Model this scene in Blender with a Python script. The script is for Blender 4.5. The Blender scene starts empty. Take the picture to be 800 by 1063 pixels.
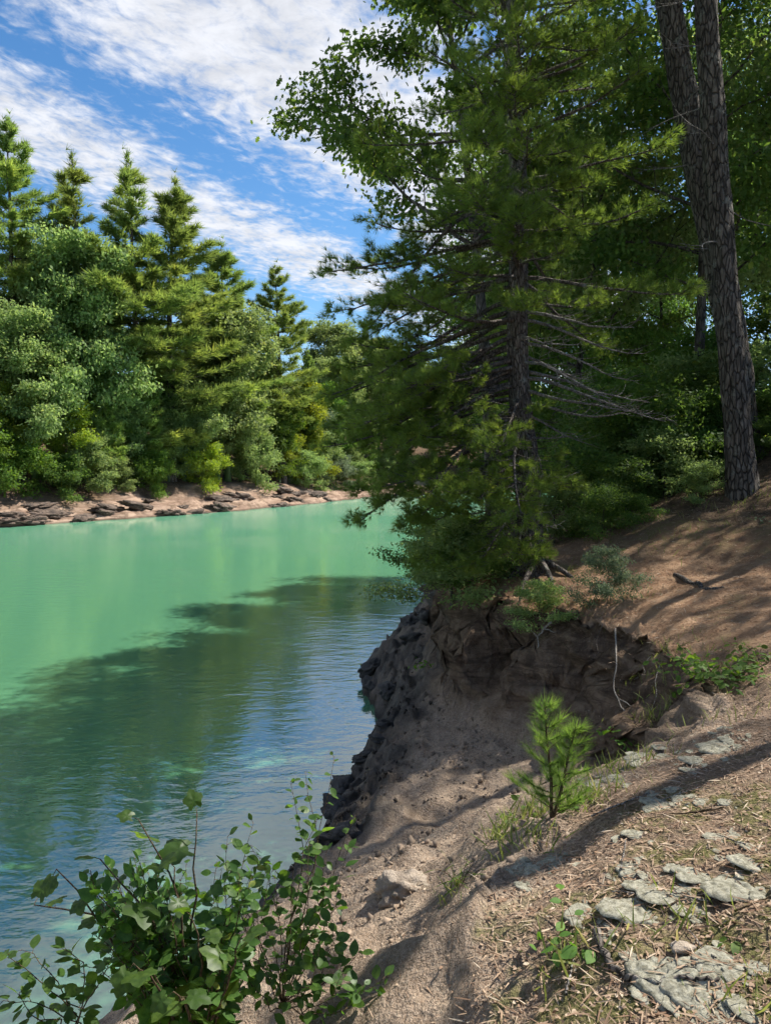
import bpy, math, random
import numpy as np
from mathutils import Vector

R = math.radians
SC = bpy.context.scene
COL = SC.collection
rng = np.random.RandomState(7)
random.seed(7)

# ------------------------------------------------------------------ camera maths
EYE = np.array([0.0, 0.0, 4.0])
F = 818.0
PITCH = R(3.6)
CP, SP = math.cos(PITCH), math.sin(PITCH)

def P(px, py, d):
    """world point seen at photo pixel (800x1063) at forward distance d"""
    u, v = (px - 400) / F, -(py - 531.5) / F
    return np.array([d * u, d * (CP + v * SP), EYE[2] + d * (-SP + v * CP)])

# ------------------------------------------------------------------ noise
_perm = np.random.RandomState(3).permutation(256)
_perm = np.concatenate([_perm, _perm, _perm])
_val = np.random.RandomState(4).rand(256) * 2 - 1

def vnoise(x, y, z=None):
    x = np.asarray(x, float); y = np.asarray(y, float)
    z = np.zeros_like(x) if z is None else np.asarray(z, float)
    xi, yi, zi = np.floor(x), np.floor(y), np.floor(z)
    fx, fy, fz = x - xi, y - yi, z - zi
    xi = xi.astype(np.int64) & 255; yi = yi.astype(np.int64) & 255; zi = zi.astype(np.int64) & 255
    sx = fx * fx * (3 - 2 * fx); sy = fy * fy * (3 - 2 * fy); sz = fz * fz * (3 - 2 * fz)
    def h(a, b, c):
        return _val[_perm[_perm[_perm[a & 255] + (b & 255)] + (c & 255)]]
    def lerp(a, b, t): return a + (b - a) * t
    c00 = lerp(h(xi, yi, zi), h(xi + 1, yi, zi), sx)
    c10 = lerp(h(xi, yi + 1, zi), h(xi + 1, yi + 1, zi), sx)
    c01 = lerp(h(xi, yi, zi + 1), h(xi + 1, yi, zi + 1), sx)
    c11 = lerp(h(xi, yi + 1, zi + 1), h(xi + 1, yi + 1, zi + 1), sx)
    return lerp(lerp(c00, c10, sy), lerp(c01, c11, sy), sz)

def fbm(x, y, z=None, o=4):
    s = 0; a = 0.5; k = 1.0
    for i in range(o):
        s = s + a * vnoise(x * k + 17.3 * i, y * k - 9.1 * i, None if z is None else z * k)
        a *= 0.5; k *= 2.03
    return s

def sstep(a, b, x):
    t = np.clip((x - a) / (b - a), 0, 1)
    return t * t * (3 - 2 * t)

# ------------------------------------------------------------------ mesh helpers
def mesh_tris(name, v, f, attrs=None, smooth=False):
    """triangle mesh from arrays; attrs: dict name -> per-vertex float"""
    v = np.ascontiguousarray(v, np.float32); f = np.ascontiguousarray(f, np.int32)
    me = bpy.data.meshes.new(name)
    me.vertices.add(len(v)); me.vertices.foreach_set('co', v.ravel())
    k = f.shape[1]
    me.loops.add(f.size); me.loops.foreach_set('vertex_index', f.ravel())
    me.polygons.add(len(f)); me.polygons.foreach_set('loop_start', np.arange(0, f.size, k, dtype=np.int32))
    if smooth: me.polygons.foreach_set('use_smooth', np.ones(len(f), bool))
    for n, a in (attrs or {}).items():
        at = me.attributes.new(n, 'FLOAT', 'POINT')
        at.data.foreach_set('value', np.ascontiguousarray(a, np.float32))
    me.update(calc_edges=True)
    return me

class Acc:
    """collects triangle/quads pieces into one mesh"""
    def __init__(s): s.v = []; s.f = []; s.a = []; s.n = 0
    def add(s, v, f, tint=None):
        f = np.asarray(f, np.int64)
        if f.shape[1] == 4: f = np.concatenate([f[:, [0, 1, 2]], f[:, [0, 2, 3]]])
        s.v.append(v); s.f.append(f + s.n); s.n += len(v)
        s.a.append(np.zeros(len(v)) if tint is None else (np.full(len(v), tint) if np.isscalar(tint) else tint))
    def mesh(s, name, smooth=False):
        return mesh_tris(name, np.concatenate(s.v), np.concatenate(s.f), {'tint': np.concatenate(s.a)}, smooth)

def nrm(a):
    return a / np.maximum(np.linalg.norm(a, axis=-1, keepdims=True), 1e-9)

def tube(acc, pts, rad, m=6, rough=0.0, tint=0.0, flute=0.0, seed=0.0, freq=3.0):
    pts = np.asarray(pts, float); n = len(pts)
    rad = np.broadcast_to(np.asarray(rad, float), (n,))
    T = nrm(np.gradient(pts, axis=0))
    ref = np.array([0.37, 0.91, 0.2]) if abs(T[:, 2]).mean() > 0.6 else np.array([0.05, 0.1, 1.0])
    A = nrm(np.cross(T, ref)); B = np.cross(T, A)
    th = np.linspace(0, 2 * math.pi, m, endpoint=False)
    c, s = np.cos(th), np.sin(th)
    rr = np.repeat(rad[:, None], m, 1)
    if rough > 0:
        L = np.concatenate([[0], np.cumsum(np.linalg.norm(np.diff(pts, axis=0), axis=1))])
        nx = c[None] * freq + seed; ny = s[None] * freq + 0 * L[:, None]; nz = L[:, None] * 1.6 + 0 * c[None]
        rr = rr * (1 + rough * vnoise(nx + 0 * nz, ny, nz))
        if flute > 0:
            ridge = 1 - np.abs(vnoise(c[None] * freq * 3.2 + 0 * nz + 5, s[None] * freq * 3.2 + 0 * nz, nz * 1.7)) * 2
            rr = rr * (1 + flute * ridge)
    v = pts[:, None] + rr[..., None] * (c[None, :, None] * A[:, None] + s[None, :, None] * B[:, None])
    i = np.arange(n - 1)[:, None] * m; j = np.arange(m)[None]; j2 = (j + 1) % m
    q = np.stack([i + j, i + j2, i + m + j2, i + m + j], -1).reshape(-1, 4)
    vv = v.reshape(-1, 3)
    acc.add(np.concatenate([vv, pts[-1:]]), q, tint)
    k = acc.n - len(vv) - 1
    last = (n - 1) * m
    capf = np.stack([last + np.arange(m), last + (np.arange(m) + 1) % m, np.full(m, n * m)], -1)
    acc.f.append(capf + k)

def inst(acc, tv, tf, pos, D, N, scale, tint):
    """many copies of a template (x along D, y sideways, z along N)"""
    D = nrm(D); S = nrm(np.cross(N, D)); Nn = np.cross(D, S)
    sc = np.broadcast_to(np.asarray(scale, float), (len(pos),))
    v = pos[:, None] + sc[:, None, None] * (tv[None, :, 0:1] * D[:, None] + tv[None, :, 1:2] * S[:, None] + tv[None, :, 2:3] * Nn[:, None])
    f = tf[None] + (np.arange(len(pos)) * len(tv))[:, None, None]
    acc.add(v.reshape(-1, 3), f.reshape(-1, tf.shape[1]), np.repeat(tint, len(tv)))

def randdir(n, r=rng):
    return nrm(r.normal(size=(n, 3)))

# leaf templates
DIAMOND = (np.array([[0, 0, 0], [.45, .34, .1], [1, 0, -.05], [.45, -.34, .1]], float), np.array([[0, 2, 1], [0, 3, 2]]))
def leaf_template(prof, fold=.12, droop=.12):
    n = len(prof); t = np.linspace(0, 1, n)
    mid = np.stack([t, 0 * t, -droop * t ** 2], -1)
    up = np.stack([t, prof, fold * np.array(prof) - droop * t ** 2], -1); dn = up * [1, -1, 1]
    v = np.concatenate([mid, up, dn]); f = []
    for i in range(n - 1):
        f += [[i, i + 1, n + i + 1], [i, n + i + 1, n + i], [i, 2 * n + i, 2 * n + i + 1], [i, 2 * n + i + 1, i + 1]]
    return v, np.array(f)
OVATE = leaf_template([0, .2, .29, .27, .17, 0])
BROAD = leaf_template([.04, .34, .46, .40, .44, .27, .17, 0], .16, .25)
OAKISH = leaf_template([0, .12, .3, .14, .36, .16, .2, 0], .1, .1)
BLADE = leaf_template([.02, .03, .02, 0], .01, .35)
def maple_template():
    n = 34; th = np.linspace(-math.pi, math.pi, n, endpoint=False)
    lob = .80 + .13 * np.cos(th * 5.0) * sstep(2.9, 2.2, np.abs(th)) + .10 * np.cos(th) + .03 * np.cos(th * 17)
    lob = lob * np.where(np.abs(th) > 2.75, .62, 1)
    V = [[.3, 0, 0]]; Fc = []
    for k, q in enumerate((.36, .7, 1.0)):
        x = .3 + .66 * q * lob * np.cos(th); y = .62 * q * lob * np.sin(th)
        vein = -.035 * np.cos(th * 5.0) * q
        z = .10 * np.abs(np.sin(th)) * q - .17 * q * q * (.6 + .4 * np.cos(th)) + vein
        V += list(np.stack([x, y, z], -1))
    for i in range(n):
        j = (i + 1) % n; Fc.append([0, 1 + i, 1 + j])
        for k in range(2):
            p, q = 1 + k * n, 1 + (k + 1) * n
            Fc += [[p + i, q + i, q + j], [p + i, q + j, p + j]]
    return np.array(V), np.array(Fc)
MAPLE = maple_template()
def tuft_template(n, w, seed, spread=.55, back=.25):
    r = np.random.RandomState(seed); v = []; f = []
    for i in range(n):
        a = 2 * math.pi * (i + r.rand()) / n; e = spread * (0.35 + 0.75 * r.rand())
        d = np.array([math.cos(e), math.sin(e) * math.cos(a), math.sin(e) * math.sin(a)])
        b = np.array([-back * r.rand(), 0, 0]); s = nrm(np.cross(d, r.normal(size=3))) * w
        L = .75 + .3 * r.rand()
        v += [b - s, b + s, b + d * L]; f.append([3 * i, 3 * i + 1, 3 * i + 2])
    return np.array(v), np.array(f)
TUFT_FINE = [tuft_template(15, .026, k, .8) for k in range(3)]
TUFT_FAR = [tuft_template(8, .05, 10 + k, .8) for k in range(3)]

# ------------------------------------------------------------------ materials
def newmat(name):
    m = bpy.data.materials.new(name); m.use_nodes = True
    nt = m.node_tree; nt.nodes.clear()
    return m, nt

class N:
    def __init__(s, nt): s.nt = nt
    def __call__(s, typ, ins=None, **props):
        n = s.nt.nodes.new(typ)
        for k, v in props.items(): setattr(n, k, v)
        for k, v in (ins or {}).items():
            if isinstance(v, bpy.types.NodeSocket): s.nt.links.new(v, n.inputs[k])
            else: n.inputs[k].default_value = v
        return n
    def mix(s, fac, a, b, mode='MIX'):
        n = s.nt.nodes.new('ShaderNodeMix'); n.data_type = 'RGBA'; n.blend_type = mode; n.clamp_factor = True
        for i, v in ((0, fac), (6, a), (7, b)):
            if isinstance(v, bpy.types.NodeSocket): s.nt.links.new(v, n.inputs[i])
            else: n.inputs[i].default_value = v if i == 0 else (*v, 1)[:4]
        return n.outputs[2]
    def math(s, op, a, b=0.0, c=None):
        n = s.nt.nodes.new('ShaderNodeMath'); n.operation = op
        for i, v in enumerate((a, b, c)):
            if v is None: continue
            if isinstance(v, bpy.types.NodeSocket): s.nt.links.new(v, n.inputs[i])
            else: n.inputs[i].default_value = v
        return n.outputs[0]
    def rng(s, x, a, b, c=0.0, d=1.0):
        n = s.nt.nodes.new('ShaderNodeMapRange'); n.interpolation_type = 'SMOOTHSTEP'
        s.nt.links.new(x, n.inputs[0])
        for i, v in enumerate((a, b, c, d)): n.inputs[i + 1].default_value = v
        return n.outputs[0]
    def noise(s, vec, scale, detail=4, rough=.55, dist=0):
        n = s.nt.nodes.new('ShaderNodeTexNoise')
        n.inputs['Scale'].default_value = scale; n.inputs['Detail'].default_value = detail
        n.inputs['Roughness'].default_value = rough; n.inputs['Distortion'].default_value = dist
        if vec is not None: s.nt.links.new(vec, n.inputs['Vector'])
        return n.outputs['Fac']
    def attr(s, name):
        n = s.nt.nodes.new('ShaderNodeAttribute'); n.attribute_name = name
        return n.outputs['Fac']
    def out(s, sh):
        o = s.nt.nodes.new('ShaderNodeOutputMaterial'); s.nt.links.new(sh, o.inputs['Surface'])

def leaf_mat(name, dark, light, yellow, trans=.4, rough=.6, spec=.18):
    m, nt = newmat(name); n = N(nt)
    t = n.attr('tint'); oi = n('ShaderNodeObjectInfo').outputs['Random']
    c = n.mix(t, dark, light)
    c = n.mix(n.rng(t, .86, 1.0, 0, .8), c, yellow)
    bl = n.noise(n('ShaderNodeTexCoord').outputs['Object'], 34, 4, .7)
    c = n.mix(n.rng(bl, .3, .7), tuple(q * .8 for q in dark), c) if name in ('leaves_shrub', 'leaves_bright') else c
    hv = n('ShaderNodeHueSaturation', {'Color': c, 'Hue': n.rng(oi, 0, 1, .488, .512), 'Value': n.rng(oi, 0, 1, .85, 1.15)})
    col = hv.outputs[0]
    p = n('ShaderNodeBsdfPrincipled', {'Base Color': col, 'Roughness': rough, 'Specular IOR Level': spec})
    tcol = n('ShaderNodeHueSaturation', {'Color': col, 'Hue': .485, 'Saturation': 1.15, 'Value': 2.0}).outputs[0]
    tr = n('ShaderNodeBsdfTranslucent', {'Color': tcol})
    mx = n('ShaderNodeMixShader', {0: trans, 1: p.outputs[0], 2: tr.outputs[0]})
    n.out(mx.outputs[0]); return m

def bark_mat(name, a, b, scale=1.0, lichen=None, bump=.03):
    m, nt = newmat(name); n = N(nt)
    g = n('ShaderNodeTexCoord').outputs['Object']
    mp = n('ShaderNodeMapping', {'Vector': g, 'Scale': (1, 1, .27)}).outputs[0]
    n1 = n.noise(mp, 26 * scale, 5, .65, .6); n2 = n.noise(g, 5 * scale, 3)
    v = n('ShaderNodeTexVoronoi', {'Vector': mp, 'Scale': 30 * scale}, feature='DISTANCE_TO_EDGE').outputs['Distance']
    crack = n.rng(v, 0.0, .13)
    c = n.mix(n.rng(n1, .35, .7), a, b)
    c = n.mix(n.rng(crack, 0, 1, .75, 0), c, tuple(x * .3 for x in a))
    if lichen: c = n.mix(n.rng(n.noise(g, 9 * scale, 5, .7), .55, .68, 0, .65), c, lichen)
    h = n.math('ADD', n.math('MULTIPLY', crack, .6), n.math('MULTIPLY', n1, .6))
    bp = n('ShaderNodeBump', {'Strength': .9, 'Distance': bump, 'Height': h})
    p = n('ShaderNodeBsdfPrincipled', {'Base Color': c, 'Roughness': .92, 'Specular IOR Level': .15, 'Normal': bp.outputs[0]})
    n.out(p.outputs[0]); return m

M = {}
M['pine_needles'] = leaf_mat('pine_needles', (.075, .135, .035), (.16, .24, .055), (.21, .25, .055), .5)
M['far_needles'] = leaf_mat('far_needles', (.08, .13, .042), (.205, .27, .07), (.27, .3, .075), .48)
M['leaves_mid'] = leaf_mat('leaves_mid', (.10, .155, .055), (.225, .29, .105), (.28, .31, .1), .48)
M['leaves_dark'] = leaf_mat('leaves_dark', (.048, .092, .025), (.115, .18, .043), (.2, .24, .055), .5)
M['leaves_pale'] = leaf_mat('leaves_pale', (.085, .125, .07), (.15, .19, .105), (.17, .2, .1), .35)
M['leaves_yellow'] = leaf_mat('leaves_yellow', (.13, .18, .03), (.25, .30, .05), (.3, .32, .06), .48)
M['leaves_shrub'] = leaf_mat('leaves_shrub', (.045, .105, .02), (.135, .225, .045), (.24, .23, .03), .5, .45, .35)
M['leaves_bright'] = leaf_mat('leaves_bright', (.07, .14, .025), (.17, .25, .05), (.2, .22, .05), .4)
M['sapling'] = leaf_mat('sapling', (.07, .14, .035), (.16, .24, .06), (.2, .25, .06), .5)
M['grass'] = leaf_mat('grass_blades', (.09, .13, .03), (.2, .22, .07), (.35, .3, .14), .35)
M['litter'] = leaf_mat('litter', (.19, .12, .075), (.41, .31, .215), (.52, .44, .33), .1, .8, .1)
M['bark_pine'] = bark_mat('bark_pine', (.08, .067, .056), (.20, .172, .15), 1.0, (.26, .27, .23))
M['bark_big'] = bark_mat('bark_big', (.065, .055, .045), (.17, .145, .12), .6, (.21, .215, .18), .06)
M['bark_far'] = bark_mat('bark_far', (.06, .05, .042), (.17, .15, .13), .4)
M['bark_dead'] = bark_mat('bark_dead', (.18, .165, .15), (.38, .355, .325), 2.0)
M['bark_stem'] = bark_mat('bark_stem', (.07, .05, .03), (.15, .11, .06), 3.0, None, .004)
M['root_pale'] = bark_mat('root_pale', (.22, .19, .16), (.42, .38, .33), 3.0, None, .004)

def ground_mat():
    m, nt = newmat('ground_soil'); n = N(nt)
    g = n('ShaderNodeNewGeometry').outputs['Position']
    rock, duff, path, far, moss = (n.attr(k) for k in ('rock', 'duff', 'path', 'far', 'moss'))
    nb = n.noise(g, .9, 5, .6); nm = n.noise(g, 6, 6, .65); nf = n.noise(g, 55, 4, .7); nvf = n.noise(g, 210, 2, .6)
    grav = n('ShaderNodeTexVoronoi', {'Vector': g, 'Scale': 75.0})
    gd = grav.outputs['Distance']; gc = n('ShaderNodeSeparateColor', {0: grav.outputs['Color']}).outputs[0]
    # tan dirt
    c = n.mix(n.rng(nm, .3, .7), (.22, .155, .108), (.40, .30, .215))
    c = n.mix(n.rng(nf, .42, .75, 0, .6), c, (.46, .38, .30))
    c = n.mix(n.rng(gc, .5, 1, 0, .55), c, (.13, .10, .075))
    c = n.mix(n.rng(nvf, .55, .7, 0, .6), c, (.52, .45, .37))
    c = n.mix(n.rng(nvf, .45, .3, 0, .6), c, (.09, .065, .048))
    # eroded brown soil on the steep face
    st = n.attr('steep')
    s = n.mix(n.rng(nm, .3, .7), (.115, .076, .050), (.235, .165, .112))
    s = n.mix(n.rng(nf, .5, .8, 0, .6), s, (.30, .235, .175))
    s = n.mix(n.rng(n.noise(g, 3.2, 6, .72, .5), .5, .64, 0, .7), s, (.055, .036, .024))
    c = n.mix(st, c, s)
    lay = n('ShaderNodeMapping', {'Vector': g, 'Scale': (.6, .6, 5)}).outputs[0]
    c = n.mix(n.math('MULTIPLY', st, n.rng(n.noise(lay, 2.2, 6, .7, .6), .45, .65, 0, .7)), c, (.055, .036, .025))
    # needle duff
    d = n.mix(n.rng(nf, .35, .68), (.13, .088, .06), (.36, .262, .19))
    d = n.mix(n.rng(nvf, .55, .75, 0, .7), d, (.42, .33, .25))
    d = n.mix(n.rng(nvf, .45, .3, 0, .55), d, (.05, .035, .025))
    d = n.mix(n.rng(nb, .45, .62, 0, .45), d, (.15, .105, .07))
    c = n.mix(duff, c, d)
    pt = n.mix(n.rng(nm, .3, .7), (.25, .145, .085), (.42, .275, .17))
    pt = n.mix(n.rng(nvf, .5, .75, 0, .5), pt, (.18, .1, .06))
    c = n.mix(path, c, pt)
    mo = n.mix(n.rng(nf, .3, .7), (.07, .08, .025), (.16, .155, .045))
    c = n.mix(n.math('MULTIPLY', moss, n.rng(nm, .42, .6)), c, mo)
    # dark shore rock
    rk = n.mix(n.rng(nm, .3, .7), (.036, .030, .025), (.105, .086, .069))
    rk = n.mix(n.rng(nf, .5, .75, 0, .5), rk, (.16, .145, .125))
    rk = n.mix(n.rng(n.noise(g, 2.3, 6, .7), .5, .66, 0, .75), rk, (.15, .115, .085))
    c = n.mix(rock, c, rk)
    # far bank
    sx = n('ShaderNodeMapping', {'Vector': g, 'Scale': (.25, .25, 2.2)}).outputs[0]
    nl = n.noise(sx, 1.6, 6, .65, .4)
    fb = n.mix(n.rng(nl, .35, .65), (.19, .125, .09), (.35, .25, .185))
    fb = n.mix(n.rng(n.noise(g, 1.1, 5, .7), .48, .62, 0, .75), fb, (.12, .08, .055))
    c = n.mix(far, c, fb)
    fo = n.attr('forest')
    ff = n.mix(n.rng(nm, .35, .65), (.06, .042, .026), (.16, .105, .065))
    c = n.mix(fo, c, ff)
    wet = n.rng(n('ShaderNodeSeparateXYZ', {0: g}).outputs[2], .03, .16, .45, 1.0)
    c = n.mix(1.0, c, n('ShaderNodeCombineColor', {0: wet, 1: wet, 2: wet}).outputs[0], 'MULTIPLY')
    h = n.math('ADD', n.math('MULTIPLY', nm, .05), n.math('ADD', n.math('MULTIPLY', nf, .016), n.math('MULTIPLY', nvf, .005)))
    h = n.math('ADD', h, n.math('MULTIPLY', n.noise(g, 19, 5, .7), .035))
    h = n.math('SUBTRACT', h, n.math('MULTIPLY', gd, .006))
    bp = n('ShaderNodeBump', {'Strength': 1.0, 'Distance': 1.0, 'Height': h})
    p = n('ShaderNodeBsdfPrincipled', {'Base Color': c, 'Roughness': n.rng(rock, 0, 1, .95, .7), 'Specular IOR Level': n.rng(rock, 0, 1, .1, .3), 'Normal': bp.outputs[0]})
    n.out(p.outputs[0]); return m

def rock_mat(name, a, b, c2, scale=1.0, rough=.75, spec=.3):
    m, nt = newmat(name); n = N(nt)
    g = n('ShaderNodeNewGeometry').outputs['Position']
    n1 = n.noise(g, 5 * scale, 6, .65); n2 = n.noise(g, 40 * scale, 4, .7)
    c = n.mix(n.rng(n1, .32, .68), a, b)
    c = n.mix(n.rng(n2, .55, .75, 0, .6), c, c2)
    h = n.math('ADD', n.math('MULTIPLY', n1, .06 / scale), n.math('MULTIPLY', n2, .015 / scale))
    bp = n('ShaderNodeBump', {'Strength': 1.0, 'Distance': 1.0, 'Height': h})
    p = n('ShaderNodeBsdfPrincipled', {'Base Color': c, 'Roughness': rough, 'Specular IOR Level': spec, 'Normal': bp.outputs[0]})
    n.out(p.outputs[0]); return m
M['ground'] = ground_mat()
M['shore_rock'] = rock_mat('shore_rock', (.03, .028, .026), (.085, .077, .07), (.15, .135, .12))
M['slab'] = rock_mat('far_slab', (.045, .033, .026), (.15, .105, .078), (.22, .16, .12), .5)
M['cushion'] = rock_mat('moss_cushion', (.15, .14, .10), (.33, .315, .25), (.47, .45, .375), 9.0, .95, .03)
M['stone'] = rock_mat('tan_stone', (.2, .16, .125), (.36, .3, .24), (.45, .38, .31), 2.0, .9, .15)

def water_mat():
    m, nt = newmat('lake_water'); n = N(nt)
    g = n('ShaderNodeNewGeometry').outputs['Position']
    a = n('ShaderNodeMapping', {'Vector': g, 'Rotation': (0, 0, R(20)), 'Scale': (1.0, 1.9, 1)}).outputs[0]
    b = n('ShaderNodeMapping', {'Vector': g, 'Rotation': (0, 0, R(-28)), 'Scale': (1.0, 1.7, 1)}).outputs[0]
    h = n.math('ADD', n.math('MULTIPLY', n.noise(a, 1.5, 3, .5, .3), .012), n.math('MULTIPLY', n.noise(b, 3.6, 3, .5, .2), .0075))
    h = n.math('ADD', h, n.math('MULTIPLY', n.noise(a, 11, 2, .5), .0022))
    gust = n.rng(n.noise(g, .10, 3, .5), .38, .62, .45, 1.3)
    bp = n('ShaderNodeBump', {'Strength': n.math('MULTIPLY', gust, .95), 'Distance': 1.0, 'Height': h})
    big = n.noise(g, .05, 3, .5)
    y = n('ShaderNodeSeparateXYZ', {0: g}).outputs[1]
    col = n.mix(n.rng(y, 10, 75), (.09, .25, .135), (.112, .29, .185))
    col = n.mix(n.rng(big, .4, .65, 0, .35), col, (.085, .255, .15))
    d = n('ShaderNodeBsdfDiffuse', {'Color': col})
    gl = n('ShaderNodeBsdfGlossy', {'Color': (.95, .97, 1, 1), 'Roughness': .03, 'Normal': bp.outputs[0]})
    fr = n('ShaderNodeFresnel', {'IOR': 1.33, 'Normal': bp.outputs[0]}).outputs[0]
    fac = n.math('MINIMUM', n.math('MULTIPLY_ADD', fr, 1.5, .15), .5)
    mx = n('ShaderNodeMixShader', {0: fac, 1: d.outputs[0], 2: gl.outputs[0]})
    n.out(mx.outputs[0]); return m
M['water'] = water_mat()

# ------------------------------------------------------------------ object helpers
def link(o): COL.objects.link(o); return o
def obj(name, me, m, parent=None, loc=None):
    if m is not None and not me.materials: me.materials.append(m)
    o = link(bpy.data.objects.new(name, me))
    if parent is not None: o.parent = parent
    if loc is not None: o.location = loc
    return o
def tag(o, label, cat, group=None, kind=None):
    o['label'] = label; o['category'] = cat
    if group: o['group'] = group
    if kind: o['kind'] = kind
    return o
def thing(name, label, cat, loc=(0, 0, 0), rz=0.0, group=None, scale=1.0):
    o = link(bpy.data.objects.new(name, None)); o.empty_display_size = .2
    o.location = [float(c) for c in loc]; o.rotation_euler = (0, 0, rz); o.scale = (scale,) * 3 if np.isscalar(scale) else scale
    return tag(o, label, cat, group)
def dup(root, label, loc, rz, scale=1.0, group=None, tilt=(0, 0), mats=None):
    r = root.copy(); COL.objects.link(r)
    r.location = [float(c) for c in loc]; r.rotation_euler = (tilt[0], tilt[1], rz); r.scale = (scale,) * 3 if np.isscalar(scale) else scale
    r['label'] = label
    if group: r['group'] = group
    elif 'group' in r: del r['group']
    for ch in list(root.children):
        c = ch.copy(); COL.objects.link(c); c.parent = r
        if mats and ch.name.split('.')[0] in mats:
            c.material_slots[0].link = 'OBJECT'; c.material_slots[0].material = mats[ch.name.split('.')[0]]
    return r

# ------------------------------------------------------------------ terrain
S_LINE = np.array([(-15, -40), (-8, -6), (-5, 0), (-2.6, 4.3), (-1.5, 6.0), (-.8, 8.2), (-.6, 9.1), (-.15, 10.3), (-.02, 11.9), (-.42, 13.4), (-.45, 14.9),
                   (.3, 17.7), (1.07, 21.8), (3, 28), (7, 34), (14, 39), (30, 50), (80, 75), (160, 90)], float)
L_LINE = np.array([(160, 125), (80, 105), (45, 108), (20, 108), (8, 103), (-1.1, 93), (-6, 78), (-12, 65), (-17.8, 56), (-23.5, 48), (-32, 40), (-60, 10), (-80, -40)], float)
E_LINE = np.array([(-12, -40), (-3, -6), (-.9, -1), (-.25, 1.2), (.22, 2.3), (.42, 3.0), (.62, 3.4), (.95, 3.9), (1.6, 4.6), (2.25, 5.3), (2.6, 6.2), (2.55, 7.2), (2.35, 8.3),
                   (1.9, 9.0), (1.2, 9.4), (.75, 10.4), (.9, 12), (1.2, 15), (1.9, 20), (4, 26), (8, 31), (15, 36), (31, 47), (80, 70), (160, 85)], float)
LAKE = np.concatenate([S_LINE, L_LINE])
PLAT = np.concatenate([E_LINE, [(160, -40)]])

def pdist(x, y, line):
    d = np.full(x.shape, 1e9)
    for (ax, ay), (bx, by) in zip(line[:-1], line[1:]):
        ux, uy = bx - ax, by - ay
        t = np.clip(((x - ax) * ux + (y - ay) * uy) / (ux * ux + uy * uy), 0, 1)
        d = np.minimum(d, (x - ax - t * ux) ** 2 + (y - ay - t * uy) ** 2)
    return np.sqrt(d)
def inside(x, y, poly):
    r = np.zeros(x.shape, bool)
    for (ax, ay), (bx, by) in zip(poly, np.roll(poly, -1, 0)):
        c = (ay > y) != (by > y)
        if ay != by: r ^= c & (x < (bx - ax) * (y - ay) / (by - ay) + ax)
    return r

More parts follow.
